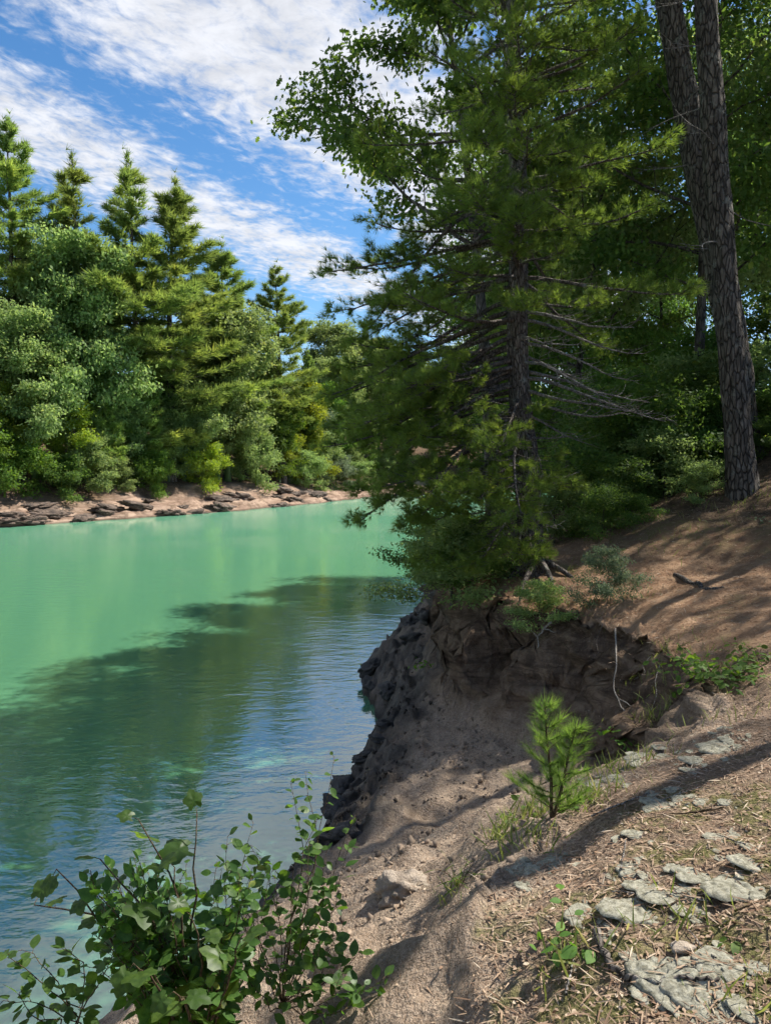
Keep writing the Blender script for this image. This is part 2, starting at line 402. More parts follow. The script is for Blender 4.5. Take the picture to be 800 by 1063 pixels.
def terrain(x, y, masks=False):
    x = np.asarray(x, float); y = np.asarray(y, float)
    dist = np.hypot(x, y)
    near = sstep(40, 22, dist)
    wa = .16 * near + .9 * (1 - near) * sstep(20, 50, dist)
    k = np.where(near > .5, 1.3, .25)
    wx = x + wa * (fbm(x * 1.3, y * 1.3) * near + fbm(x * .3, y * .3 + 7) * (1 - near))
    wy = y + wa * (fbm(x * 1.3 + 31, y * 1.3 + 11) * near + fbm(x * .3 + 50, y * .3) * (1 - near))
    lake = inside(wx, wy, LAKE); plat = inside(wx, wy, PLAT)
    dS, dL, dE = pdist(wx, wy, S_LINE), pdist(wx, wy, L_LINE), pdist(wx, wy, E_LINE)
    isL = (dL < dS) & ~plat
    # near bank
    t = dS / (dS + dE + 1e-6)
    prof = np.interp(t, [0, .04, .13, .27, .45, .72, .85, .94, 1], [-.05, .10, .30, .58, .80, 1.02, 1.46, 1.98, 2.26])
    soft = sstep(6.2, 4.6, y)
    prof2 = np.interp(t, [0, .04, .15, .4, .66, .84, .94, 1], [-.05, .14, .46, 1.18, 1.66, 1.94, 2.12, 2.26])
    prof = prof + (prof2 - prof) * soft
    hill = 2.36 + .24 * dE + .036 * dE ** 2 / (1 + .04 * dE)
    hill = np.minimum(hill, 2.4 + .42 * dE)
    hill = 2.36 + 9.5 * (1 - np.exp(-(hill - 2.36) / 9.5))
    lip = sstep(0, .5, dE)
    hill = hill - .10 * (1 - lip)
    zn = np.where(plat, hill, prof)
    tq = (zn + .10 * fbm(x * .9, y * .9)) / .17; tz = (np.floor(tq) + sstep(.55, 1, tq - np.floor(tq))) * .17
    # details near
    fine = fbm(x * 5.2, y * 5.2, o=4); med = fbm(x * 1.7 + 9, y * 1.7)
    steep = (sstep(.70, .86, t) * (~plat) + (plat & (dE < .12)) * 1.0) * (1 - .88 * soft)
    flow = fbm(x * 3.3 + 40, y * 3.3, np.zeros_like(x), 4)
    rockm = np.where(plat, 0, sstep(1.5, .6, dS + 1.2 * fbm(x * 1.1 + 3, y * 1.1) + .35 * sstep(10, 8, y) ) )
    rockm = np.where(plat | isL, 0, np.maximum(rockm, sstep(8.2, 10.4, y + 1.2 * med) * sstep(.7, .3, t) * .8))
    chunk = np.abs(fbm(x * 1.7 + 70, y * 1.7, o=4)) * 1.9 + np.abs(fbm(x * 7 + 20, y * 7, o=3)) * .6
    d_near = np.where(plat, .05 * med + .028 * fine, .14 * med + .05 * fine)
    d_near = d_near + rockm * (.17 * (chunk - .35) + .07 * fine + .85 * (tz - zn)) * sstep(0, .35, dS)
    d_near = d_near + steep * (.16 * flow + .05 * fine + .07 * np.abs(fbm(x * 9 + 4, y * 9, o=3)))
    d_near = d_near + np.where(plat, 0, .04 * fbm(x * 8, y * 8, o=3))
    root = sstep(.5, .1, np.abs(dE - .1)) * sstep(12, 9, y) * (1 - soft)
    d_near = d_near + root * .05 * fbm(x * 9, y * 9, o=3)
    # path hollows
    zn = zn + d_near * near + (1 - near) * .3 * med
    # far bank
    lz = np.interp(dL, [0, .4, 2.2, 3.6, 5.0, 8, 40, 70, 120, 300], [0, .3, .8, 1.25, 2.1, 2.9, 12.5, 20, 24, 26])
    lz = lz * (1 - .35 * sstep(72, 92, y) * sstep(14, 5, dL))
    ledge = np.abs(fbm(x * .55 + 5, y * .55, o=4)) * 2
    lz = lz + sstep(.0, .6, dL) * sstep(6, 2.6, dL) * (.55 * (ledge - .32)) + sstep(5, 10, dL) * .8 * fbm(x * .15, y * .15)
    z = np.where(isL, lz, zn)
    d = np.minimum(dS, dL)
    bed = -np.minimum(.25 + d * .55, 5)
    z = np.where(lake, bed, z)
    if not masks: return z
    duff = np.where(plat, sstep(.02, .25, dE), 0)
    pth = np.where(plat, sstep(5.0, 7.2, y + .5 * med) * sstep(1.9, 1.1, np.abs(dE - 1.3 + .3 * med)) * sstep(13, 10, y), 0)
    moss = np.where(plat, sstep(.1, .35, fbm(x * .9 + 13, y * .9, o=3)) * .8 + .7 * sstep(7, 9, y) * sstep(1.5, 2.5, dE), 0)
    far = isL.astype(float)
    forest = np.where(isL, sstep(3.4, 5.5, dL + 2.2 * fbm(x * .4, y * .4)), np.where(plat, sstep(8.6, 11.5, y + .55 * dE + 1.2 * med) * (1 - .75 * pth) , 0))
    return z, dict(rock=np.where(isL, 0, rockm), duff=duff, path=pth, moss=moss, far=far, forest=forest, steep=np.where(plat, 0, steep) * (~isL))

def gz(x, y): return float(terrain(np.array([x]), np.array([y]))[0])
def G(px, py, lo=1.0, hi=60.0):
    """ground point seen at a photo pixel"""
    ds = np.geomspace(lo, hi, 900)
    p = np.stack([P(px, py, d) for d in ds]); z = terrain(p[:, 0], p[:, 1])
    i = np.argmax(p[:, 2] < z)
    return np.array([p[i, 0], p[i, 1], z[i]])

def axis_grid(lo, hi, c, base, k):
    up = [c]; 
    while up[-1] < hi: up.append(up[-1] + max(base, k * abs(up[-1] - c) ) if True else 0)
    dn = [c]
    while dn[-1] > lo: dn.append(dn[-1] - max(base, k * abs(dn[-1] - c)))
    return np.array(dn[::-1][:-1] + up)

def build_ground():
    xs = axis_grid(-260, 300, .9, .028, .0125)
    ys = [1.0]
    while ys[-1] < 420: ys.append(ys[-1] + (max(.026, .0045 * ys[-1]) if ys[-1] < 14 else .0088 * ys[-1]))
    dn = [1.0]
    while dn[-1] > -60: dn.append(dn[-1] - max(.03, .03 * (1 - dn[-1])))
    ys = np.array(dn[::-1][:-1] + ys)
    X, Y = np.meshgrid(xs, ys)
    z, mk = terrain(X.ravel(), Y.ravel(), True)
    nx, ny = len(xs), len(ys)
    v = np.stack([X.ravel(), Y.ravel(), z], -1)
    # ragged overhangs on the eroded face: push the steep soil sideways
    st = mk['steep'][:, None] * (np.hypot(v[:, 0], v[:, 1]) < 24)[:, None]
    off = np.stack([fbm(v[:, 0] * 2.2, v[:, 1] * 2.2, v[:, 2] * 3.5, 5), fbm(v[:, 0] * 2.2 + 60, v[:, 1] * 2.2, v[:, 2] * 3.5 + 8, 5), 0 * z], -1)
    v = v + st * off * .50
    rk = mk['rock'][:, None] * (np.hypot(v[:, 0], v[:, 1]) < 24)[:, None]
    off2 = np.stack([fbm(v[:, 0] * 2.6, v[:, 1] * 2.6, v[:, 2] * 5, 4), fbm(v[:, 0] * 2.6 + 60, v[:, 1] * 2.6, v[:, 2] * 5 + 8, 4), 0 * z], -1)
    v = v + rk * off2 * .13
    i = (np.arange(ny - 1)[:, None] * nx + np.arange(nx - 1)[None]).ravel()
    f = np.stack([i, i + 1, i + nx + 1, i + nx], -1)
    me = mesh_tris('ground', v, f, mk, True)
    o = obj('ground', me, M['ground']); o['kind'] = 'structure'
    print('ground', len(v))
build_ground()

def build_water():
    v = np.array([(-300, -80, 0), (320, -80, 0), (320, 420, 0), (-300, 420, 0)], float)
    o = obj('water', mesh_tris('water', v, np.array([[0, 1, 2, 3]])), M['water']); o['kind'] = 'structure'
build_water()

# ------------------------------------------------------------------ tree builders
def curve(p0, d0, L, n, bend=(0, 0, 0), wob=.1, r=rng):
    pts = [np.array(p0, float)]; d = nrm(np.array(d0, float)); st = L / (n - 1)
    for i in range(n - 1):
        d = nrm(d + np.array(bend) / (n - 1) + r.normal(size=3) * wob)
        pts.append(pts[-1] + d * st)
    return np.array(pts)
def along(pts, t):
    t = np.clip(t, 0, 1) * (len(pts) - 1); i = min(int(t), len(pts) - 2)
    return pts[i] + (pts[i + 1] - pts[i]) * (t - i)

def deciduous(seed, H, cb, cr, limbs, nleaf, leaf, tr, tmpl=DIAMOND, lean=(0, 0), clump=.55, up=.5, top_open=1.0, wob=.035, tpts=None, sides=9):
    """returns trunk mesh, crown mesh (leaf clumps on real limbs)"""
    r = np.random.RandomState(seed)
    if tpts is None:
        tp = curve((0, 0, -.3), (lean[0], lean[1], 1), H * .93 + .3, 14, (0, 0, .1), wob, r)
    else: tp = np.asarray(tpts, float)
    wood = Acc(); n = len(tp)
    tt = np.linspace(0, 1, n)
    rad = tr * (1 - .9 * tt ** .9) * (1 + .55 * np.exp(-tt * n * .9))
    tube(wood, tp, rad, sides, .12, 0, 0, seed)
    cent = []; 
    for i in range(limbs):
        t = cb + (0.98 - cb) * (i + r.rand()) / limbs
        a = i * 2.4 + r.rand() * .9
        s = (t - cb) / (1 - cb)
        L = cr * (math.sin(math.pi * min(1, .22 + .78 * s) ** .85) ** .6 * .9 + .18) * (.55 + .75 * r.rand())
        el = (.15 + up * s + .2 * r.rand())
        b = along(tp, t)
        pl = curve(b, (math.cos(a), math.sin(a), el), L, 7, (0, 0, .35), .13, r)
        r0 = max(.012, tr * .32 * (1 - .75 * s)) * (L / cr) ** .5
        tube(wood, pl, r0 * np.linspace(1, .18, 7), 5)
        ns = 4 + int(L / cr * 5)
        for j in range(ns):
            u = .25 + .75 * (j + r.rand()) / ns
            d = nrm(pl[-1] - pl[0]) + r.normal(size=3) * [.75, .75, .4] + [0, 0, .15]
            sl = L * (.22 + .25 * r.rand()) * (1.15 - .5 * u)
            ps = curve(along(pl, u), d, sl, 4, (0, 0, .2), .2, r)
            tube(wood, ps, r0 * .3 * np.linspace(1, .25, 4), 3)
            for q in (.45, .75, 1.0):
                cent.append(along(ps, q))
        cent.append(pl[-1])
    cent = np.array(cent); m = len(cent)
    w = r.rand(m) ** 1.3 + .15; cnt = r.multinomial(nleaf, w / w.sum())
    idx = np.repeat(np.arange(m), cnt)
    off = r.normal(size=(nleaf, 3)) * [clump, clump, clump * .42]
    pos = cent[idx] + off
    axis = np.array([0, 0, H * (cb + .35)])
    outw = nrm(pos - axis)
    Nn = nrm(outw * .5 + [0, 0, .75] + r.normal(size=(nleaf, 3)) * .55)
    D = nrm(outw * .6 + r.normal(size=(nleaf, 3)) * .8 + [0, 0, -.25])
    ct = r.rand(m)[idx] * .55 + r.rand(nleaf) * .45
    ct = np.where(r.rand(nleaf) < .03, 1.0, ct * .9)
    leaves = Acc()
    inst(leaves, tmpl[0], tmpl[1], pos, D, Nn, leaf * (.65 + .7 * r.rand(nleaf)), ct)
    return wood.mesh('trunk', True), leaves.mesh('crown')

def far_pine(seed, H, cb, Lm, ntuft, tl, tr, irregular=.5, whorl=.75):
    r = np.random.RandomState(seed)
    tp = curve((0, 0, -.5), (0, 0, 1), H + .5, 16, (0, 0, .2), .012, r)
    wood = Acc(); tube(wood, tp, tr * np.linspace(1, .07, 16), 8, .1)
    pos = []; dr = []
    z = cb * H
    while z < H * .985:
        t = z / H; s = max(0.0, (t - cb) / (1 - cb))
        nb = 5 if s < .85 else 4
        a0 = r.rand() * 6.3
        for k in range(nb):
            if r.rand() < irregular * .3: continue
            a = a0 + k * 6.283 / nb + r.normal() * .2
            env = min(1, .5 + 2.2 * s) * (1 - s) ** .68
            L = max(.35, Lm * env * (1 - irregular + irregular * 1.5 * r.rand()))
            el = -.12 + .75 * s ** 1.5 + .1 * r.normal()
            pl = curve(along(tp, t), (math.cos(a), math.sin(a), el), L, 6, (0, 0, .35), .06, r)
            tube(wood, pl, max(.012, tr * .16 * (1 - .6 * s)) * np.linspace(1, .2, 6), 4)
            m = int(10 + L * 24)
            u = .18 + .82 * r.rand(m) ** .75
            pp = np.array([along(pl, q) for q in u]); d = nrm(pl[-1] - pl[0])
            sd = np.array([-d[1], d[0], 0])
            lat = r.normal(size=m) * .17 * L * (1.15 - u) ** .6
            pos.append(pp + sd * lat[:, None] + np.stack([0 * u, 0 * u, r.normal(size=m) * .05 + .05], -1))
            dr.append(nrm(d + sd * (np.sign(lat) * .7)[:, None] + r.normal(size=(m, 3)) * .35 + [0, 0, .38]))
        z += whorl * (.7 + .6 * r.rand()) * (1 - .35 * s)
    # leader tuft
    pos.append(np.repeat(tp[-1:], 12, 0) + r.normal(size=(12, 3)) * [.1, .1, .3]); dr.append(nrm(r.normal(size=(12, 3)) * .5 + [0, 0, 1]))
    pos = np.concatenate(pos); dr = np.concatenate(dr)
    if len(pos) > ntuft:
        k = r.permutation(len(pos))[:ntuft]; pos, dr = pos[k], dr[k]
    lv = Acc(); m = len(pos)
    tint = np.clip(.25 + .5 * fbm(pos[:, 0] * .8, pos[:, 1] * .8, pos[:, 2] * .8, 3) + .55 * r.rand(m), 0, .95)
    for k in range(3):
        q = np.arange(m) % 3 == k
        inst(lv, *TUFT_FAR[k], pos[q], dr[q], randdir(q.sum(), r), tl * (.75 + .5 * r.rand(q.sum())), tint[q])
    return wood.mesh('trunk', True), lv.mesh('crown')

# ------------------------------------------------------------------ far bank woods
def tree_thing(name, meshes, leafm, barkm, label, cat, loc, rz=0., scale=1., group=None):
    t = thing(name, label, cat, loc, rz, group, scale)
    obj('trunk', meshes[0], barkm, t); obj('crown', meshes[1], leafm, t)
    return t

P_TALL = far_pine(11, 24, .30, 5.6, 15000, .56, .34, .6, .95)
P_FULL = far_pine(12, 20, .14, 5.2, 16000, .54, .30, .5, .8)
P_SLIM = far_pine(13, 22, .38, 4.8, 12000, .54, .30, .7, 1.0)
P_YOUNG = far_pine(14, 9, .06, 2.6, 6000, .36, .12, .25, .45)
D_ROUND = deciduous(21, 15, .2, 4.4, 30, 36000, .25, .24, clump=.5)
D_TALL = deciduous(22, 18, .22, 3.9, 34, 36000, .25, .26, clump=.5, up=.9)
D_LOW = deciduous(23, 9, .16, 2.9, 22, 26000, .19, .13, clump=.32, up=.7)
D_BUSH = deciduous(24, 4, .06, 2.0, 18, 12000, .15, .06, clump=.26, up=.8)
BF = M['bark_far']
protos = {}
def place(kind, label, px, depth, top=None, base=None, rz=None, mat=None, cat='tree', name=None, group=None, xs=1.0, zbase=None):
    """stands a tree on the ground at a distance; its height comes from where the photo shows its top"""
    H0, meshes, leafm, nm = {'tall': (24, P_TALL, 'far_needles', 'pine_tree'), 'full': (20, P_FULL, 'far_needles', 'pine_tree'), 'slim': (22, P_SLIM, 'far_needles', 'pine_tree'),
                             'young': (9, P_YOUNG, 'far_needles', 'pine_tree'), 'round': (15, D_ROUND, 'leaves_mid', 'broadleaf_tree'), 'dtall': (18, D_TALL, 'leaves_mid', 'broadleaf_tree'),
                             'low': (9, D_LOW, 'leaves_mid', 'broadleaf_tree'), 'bush': (4, D_BUSH, 'leaves_yellow', 'shrub')}[kind]
    q = P(px, 480, depth); x, y = q[0], q[1]
    while pdist(np.array([x]), np.array([y]), L_LINE)[0] < (4.1 if kind == 'bush' else 5.6) or inside(np.array([x]), np.array([y]), LAKE)[0]:
        depth += .5; q = P(px, 480, depth); x, y = q[0], q[1]
    z = gz(x, y) if zbase is None else zbase
    if top is not None: s = max(.2, (P(px, top, depth)[2] - z) / H0)
    else: s = 1.0
    rz = random.uniform(0, 6.28) if rz is None else rz
    sc = (s * xs, s * xs, s)
    if kind not in protos:
        t = tree_thing(nm, meshes, M[leafm], BF, label, cat, (x, y, z - .1), rz, sc, group)
        protos[kind] = t
        if mat: 
            c = t.children[1]; c.material_slots[0].link = 'OBJECT'; c.material_slots[0].material = M[mat]
    else:
        t = dup(protos[kind], label, (x, y, z - .1), rz, sc, group, mats={'crown': M[mat or leafm]})
        t.name = nm
    t['category'] = cat
    return t

# front rows, described one by one
place('tall', 'tall white pine at the left end of the far wood skyline', 18, 60, 138, xs=1.1)
place('slim', 'narrow pointed white pine between the first pine and the close pair on the skyline', 86, 63, 166, xs=1.25)
place('slim', 'thin sparse topped taller pine of the close pair on the far skyline', 146, 62, 166, rz=1.1, xs=1.2)
place('full', 'broad dense pine of the close pair on the far skyline', 178, 63, 194, rz=2.0, xs=1.25)
place('full', 'dark rounded pine on the skyline between the close pair and the lone pine', 236, 74, 256, xs=1.3)
place('tall', 'lone tall pine with dark bare trunk, last on the skyline before the wood drops', 294, 74, 281, rz=.5, xs=1.15)
place('round', 'large rounded broadleaf tree rising below the first two skyline pines', 92, 60, 246, mat='leaves_mid', xs=.8)
place('round', 'big leafy broadleaf tree with bright clumps at the left end of the far shore', 36, 51.5, 322, mat='leaves_mid', rz=1.2)
place('low', 'small silvery grey-green tree leaning over the middle of the far shore', 192, 57.5, 378, mat='leaves_pale', xs=.95)
place('round', 'spreading broadleaf tree below the dark rounded skyline pine', 236, 70, 325, mat='leaves_mid', rz=3.0)
place('dtall', 'broadleaf tree with grey-green clumps in front of the lone bare trunked pine', 226, 66, 372, mat='leaves_mid', xs=1.15)
place('full', 'soft yellow-green pine standing just past the lone bare trunked pine', 320, 77, 366, xs=.8)
place('young', 'young layered yellow-green pine between the rounded tree and the silvery tree', 108, 53.5, 380, mat='leaves_yellow', xs=1.0)
place('young', 'second young layered pine low behind the silvery tree', 150, 60, 372)
place('dtall', 'dark broadleaf tree filling the gap behind the young layered pine', 138, 66, 390, mat='leaves_dark')
place('bush', 'round yellow-green bush on the far bank at the foot of the silvery tree', 212, 59.5, 462, mat='leaves_yellow', cat='shrub', xs=1.1)
place('bush', 'bright green bush on the far bank just before the round yellow-green bush', 158, 56.5, 470, mat='leaves_bright', cat='shrub')
place('bush', 'light green bush at the left end of the far shore', 4, 49.8, 452, mat='leaves_bright', cat='shrub', xs=1.2)
place('bush', 'small green bush under the young layered pine on the far shore', 122, 55.5, 476, mat='leaves_mid', cat='shrub')
place('bush', 'low dark bush under the big leafy tree on the far shore', 62, 53, 474, mat='leaves_dark', cat='shrub', xs=1.3)
place('bush', 'dome shaped grey-green bush at the foot of the far end of the bank', 348, 88, 474, mat='leaves_pale', cat='shrub', xs=1.3)
place('bush', 'green bush beside the dome shaped grey-green bush at the far end', 376, 93, 480, mat='leaves_mid', cat='shrub', xs=1.3)
place('round', 'bright round broadleaf tree at the far end where the wood meets the water', 358, 104, 372, mat='leaves_mid')
place('round', 'taller pale broadleaf tree behind the bright round one at the far end', 335, 112, 336, mat='leaves_mid')
place('dtall', 'pale broadleaf tree at the far end half hidden by the near pine', 392, 112, 346, mat='leaves_mid')
gp = 'wood behind the front row on the far bank'
lb = 'broadleaf tree or pine in the dense wood behind the front trees of the far bank'
random.seed(5)
for px, d, top, k in [(60, 72, 260, 'dtall'), (0, 66, 320, 'dtall'), (118, 76, 290, 'dtall'), (165, 80, 330, 'dtall'), (208, 78, 330, 'round'), (208, 88, 290, 'full'), (262, 84, 365, 'dtall'),
                      (256, 80, 380, 'full'), (196, 66, 400, 'round'), (60, 62, 300, 'round'), (-15, 58, 330, 'round'), (-40, 66, 200, 'tall'), (278, 92, 385, 'round'), (305, 96, 392, 'dtall'),
                      (318, 84, 400, 'low'), (290, 80, 420, 'low'), (250, 71, 430, 'low'), (130, 62, 400, 'low'), (20, 56, 400, 'low'), (75, 56, 400, 'low'), (175, 62, 410, 'low'), (335, 100, 400, 'low'),
                      (300, 76, 440, 'low'), (200, 63, 420, 'young'), (265, 72, 455, 'bush'), (320, 82, 470, 'bush'), (92, 54.5, 455, 'bush'), (-30, 50, 380, 'low')]:
    place(k, lb, px, d, top, mat={'dtall': 'leaves_mid', 'round': random.choice(['leaves_mid', 'leaves_dark']), 'low': random.choice(['leaves_mid', 'leaves_pale', 'leaves_bright', 'leaves_yellow']), 'full': 'far_needles', 'tall': 'far_needles', 'young': 'far_needles', 'bush': 'leaves_mid'}[k],
          group=gp, cat='tree' if k != 'bush' else 'tree')
for px, d, top, k, m in [(330, 92, 452, 'bush', 'leaves_mid'), (362, 100, 462, 'bush', 'leaves_mid'), (345, 100, 430, 'low', 'leaves_mid'), (380, 104, 440, 'low', 'leaves_bright'), (400, 106, 470, 'bush', 'leaves_mid'), (410, 108, 430, 'low', 'leaves_mid'), (325, 95, 410, 'low', 'leaves_pale')]:
    place(k, lb, px, d, top, mat=m, group=gp)
gp = 'trees along the end of the lake'
lb = 'sunlit broadleaf tree at the end of the lake, glimpsed past the near pine trunk'
for px, d, top, k in [(420, 114, 365, 'round'), (450, 112, 375, 'dtall'), (480, 116, 360, 'round'), (515, 114, 372, 'round'), (548, 113, 400, 'round'), (580, 112, 412, 'round'), (612, 114, 405, 'dtall'), (645, 116, 380, 'round'),
                      (690, 118, 370, 'dtall'), (740, 120, 360, 'round'), (365, 126, 350, 'dtall'), (565, 110, 470, 'bush'), (592, 110, 468, 'bush'), (530, 110, 470, 'bush')]:
    place(k, lb, px, d, top, mat='leaves_bright' if k == 'bush' else 'leaves_mid', group=gp)

# flat rock ledges in the mud strip of the far shore
def lump(seed, dims, sub=3, amp=.35, freq=1.2, flat=.0):
    import bmesh
    bm = bmesh.new(); bmesh.ops.create_icosphere(bm, subdivisions=sub, radius=1)
    v = np.array([x.co[:] for x in bm.verts]); f = np.array([[q.index for q in p.verts] for p in bm.faces]); bm.free()
    n = fbm(v[:, 0] * freq + seed * 3.1, v[:, 1] * freq + seed, v[:, 2] * freq, 4)
    n2 = np.abs(fbm(v[:, 0] * freq * 2.2 + seed, v[:, 1] * freq * 2.2, v[:, 2] * freq * 2.2 + 4, 3))
    v = v * (1 + amp * n * 1.6 - amp * .7 * n2)[:, None] * np.array(dims)
    return v, f
slabs = []
for k in range(4):
    v, f = lump(30 + k, (1.3, .5, .24), 4, .8, 2.0); slabs.append(mesh_tris('rock_ledge', v, f, None, False)); slabs[-1].materials.append(M['slab'])
random.seed(3)
for i in range(46):
    t = random.random() ** 1.25 * .86
    seg = L_LINE[5:11][::-1]; dd = np.concatenate([[0], np.cumsum(np.linalg.norm(np.diff(seg, axis=0), axis=1))])
    q = t * dd[-1]; bx, by = np.interp(q, dd, seg[:, 0]), np.interp(q, dd, seg[:, 1])
    off = random.uniform(.2, 2.8); x, y = bx - .8 * off, by + .6 * off
    z = gz(x, y)
    if z < .02: continue
    o = obj('rock_ledge', slabs[i % 4], None, loc=(x, y, z + .02))
    s = random.uniform(.5, 1.25); o.scale = (s * 1.1, s, s * random.uniform(.8, 1.5)); o.rotation_euler = (random.uniform(-.15, .15), random.uniform(-.1, .25), R(52) + random.uniform(-.35, .35))
    tag(o, 'brown rock ledge poking from the bare mud strip along the far shore', 'rock', 'rock ledges along the far shore')

# ------------------------------------------------------------------ near pine on the bank edge
def near_pine():
    r = np.random.RandomState(42)
    base = np.array([1.93, 10.0]); zb = gz(*base)
    root = thing('pine_tree', 'white pine with bare dead lower twigs growing on the edge of the eroded bank', 'tree', (base[0], base[1], zb))
    o = np.array([base[0], base[1], zb])
    px = [(555, 640), (552, 600), (549, 550), (547, 500), (544, 450), (542, 400), (540, 340), (538, 270), (536, 180), (534, 80), (533, -40), (532, -160)]
    tp = np.array([P(a, b, 10.0) for a, b in px]) - o
    tp[:, 1] = np.linspace(0, .4, len(tp))
    tp = np.concatenate([[tp[0] + [.02, 0, -.35]], tp])
    tt = np.linspace(0, 1, 60); pts = np.array([along(tp, t) for t in tt])
    pts[:, 0] += .03 * np.sin(pts[:, 2] * 1.7)
    rad = np.interp(pts[:, 2], [-.3, 0, .4, 2, 5, 9, 12], [.28, .20, .16, .135, .105, .07, .02])
    w = Acc(); tube(w, pts, rad, 28, .12, 0, .07, 3., 2.5)
    # surface roots gripping the bank
    for a in (2.6, 3.4, 4.2, 5.0, 5.7, .4):
        pl = curve((0.12 * math.cos(a), .12 * math.sin(a), .12), (math.cos(a), math.sin(a), -.45), .9, 8, (0, 0, -.5), .12, r)
        tube(w, pl, .042 * np.linspace(1, .2, 8), 7, .2)
    deads = []; pos = []; dr = []; tn = []
    H = pts[-1, 2]
    def branch(z, az, L, el, droop, dens, live=1.0):
        t = np.interp(z, pts[:, 2], tt); b = along(pts, t)
        n = 9
        d = np.array([math.cos(az), math.sin(az), el]); p = [b]; d = nrm(d)
        for i in range(n - 1):
            s = i / (n - 1)
            d = nrm(d + np.array([0, 0, -droop * (1 - s) * .3 + .30 * s * .45]) + r.normal(size=3) * .07)
            p.append(p[-1] + d * L / (n - 1))
        p = np.array(p)
        wd = Acc() if live == 0 else None
        tube(w if live > 0 else wd, p, (.012 + .009 * L) * np.linspace(1, .16, n), 5)
        nt = int(L * 10)
        for j in range(nt):
            u = .18 + .82 * (j + r.rand()) / nt
            side = 1 if j % 2 else -1
            i = min(int(u * (n - 1)), n - 2); bd = nrm(p[i + 1] - p[i])
            sd = nrm(np.cross([0, 0, 1], bd)) * side
            tl = (.22 + .34 * L * .45 * (1.1 - u)) * (.6 + .7 * r.rand())
            tw = curve(along(p, u), bd * .75 + sd * .8 + [0, 0, .12], tl, 5, (0, 0, .35), .12, r)
            if live == 0:
                tube(wd, tw, .006 * np.linspace(1, .3, 5), 3)
                if r.rand() < .6:
                    t2 = curve(along(tw, .5), bd + r.normal(size=3) * .6, tl * .6, 4, (0, 0, 0), .2, r); tube(wd, t2, .004 * np.linspace(1, .3, 4), 3)
                continue
            tube(w, tw, .007 * np.linspace(1, .35, 5), 3)
            if u < .5 and r.rand() < .75: continue
            m = max(3, int(tl * 26 * dens))
            q = .25 + .75 * r.rand(m)
            pp = np.array([along(tw, k) for k in q]); td = nrm(tw[-1] - tw[0])
            pos.append(pp + r.normal(size=(m, 3)) * .025)
            dr.append(nrm(td + r.normal(size=(m, 3)) * .45 + [0, 0, .28]))
            tn.append(np.full(m, r.rand() * .5))
        if live == 0: deads.append(wd)
        if live > 0:
            m = int(10 * dens); pos.append(p[-1] + r.normal(size=(m, 3)) * .05); dr.append(nrm(p[-1] - p[-3] + r.normal(size=(m, 3)) * .25 + [0, 0, .1])); tn.append(np.full(m, .5))
    # low drooping sprays over the water side
    for z, az, L, dp in [(1.9, 3.3, 2.25, .55), (1.5, 3.7, 1.7, .5), (2.1, 3.9, 2.1, .5), (1.3, 2.9, 1.6, .35), (1.0, 4.3, 1.35, .25), (1.75, 4.7, 1.2, .5), (1.2, 5.0, .9, .25), (2.3, 3.0, 2.1, .5), (.95, 3.9, 1.1, .2), (2.5, 3.55, 2.3, .5)]:
        branch(z, az, L, -.12, dp, 1.15)
    # dead twiggy lower branches
    for z, az, L in [(2.45, 5.95, 1.9), (2.65, 5.5, 1.5), (2.15, .05, 1.5), (3.3, 5.6, 1.7), (2.3, 5.6, 1.6), (2.55, .1, 1.7), (2.9, 5.9, 1.5), (2.75, .6, 1.4), (3.0, 5.2, 1.1), (2.0, .3, 1.0), (1.7, 5.4, .8), (3.2, .0, 1.7), (2.2, 2.7, 1.2), (1.2, 5.6, .55), (.9, 5.1, .5), (.7, 5.5, .5)]:
        branch(z, az, L, -.02, .45, 1, 0)
    zf = 3.35
    while zf < 11.5:
        for k in range(3): branch(zf + .1 * r.rand(), 4.2 + 1.2 * r.rand(), 1.0 + .9 * r.rand(), .05, .3, 1.2)
        zf += .45
    for z, az, L, dp in [(2.4, 3.2, 2.7, .6), (2.7, 3.45, 2.7, .6), (2.0, 3.5, 2.6, .6), (1.7, 3.15, 2.3, .5), (2.2, 4.2, 1.9, .5), (1.45, 4.0, 1.7, .4), (2.9, 3.0, 2.6, .5), (1.15, 3.4, 1.5, .3), (3.0, 3.8, 2.2, .5)]:
        branch(z, az, L, -.12, dp, 1.15)
    for z, az, L in [(.75, 3.5, 1.5), (.6, 3.9, 1.35), (.85, 3.1, 1.6), (.7, 4.3, 1.2), (.5, 3.3, 1.3), (.95, 4.0, 1.6), (.55, 4.6, 1.0)]:
        branch(z, az, L, -.1, .5, 1.3)
    for i in range(30):
        z = 1.25 + 3.6 * (i + r.rand()) / 30
        branch(z, 3.3 + r.normal() * .65, (1.5 + 1.3 * r.rand()) * (.75 if z < 1.8 else 1), -.08, .42 + .2 * r.rand(), 1.2)
    z = 2.6; a = 0.3
    while z < H - .2:
        s = (z - 2.6) / (H - 2.6)
        Lm = 2.8 * (1 - .45 * s)
        for k in range(5):
            az = a + k * 1.257 + r.normal() * .2
            right = math.cos(az)
            if z < 3.3 and right > .1: continue
            L = Lm * (.65 + .45 * r.rand())
            if right > .2 and z < 4.4: L *= .8
            branch(z, az, L, -.05 + .35 * s, .35 * (1 - s), 1.15)
        a += .7 + r.rand(); z += .52 + .2 * r.rand()
    pos = np.concatenate(pos); dr = np.concatenate(dr); tn = np.concatenate(tn); m = len(pos)
    print('near pine tufts', m)
    lv = Acc(); tint = np.clip(tn + .4 * r.rand(m) + .25 * fbm(pos[:, 0], pos[:, 1], pos[:, 2], 3), 0, .97)
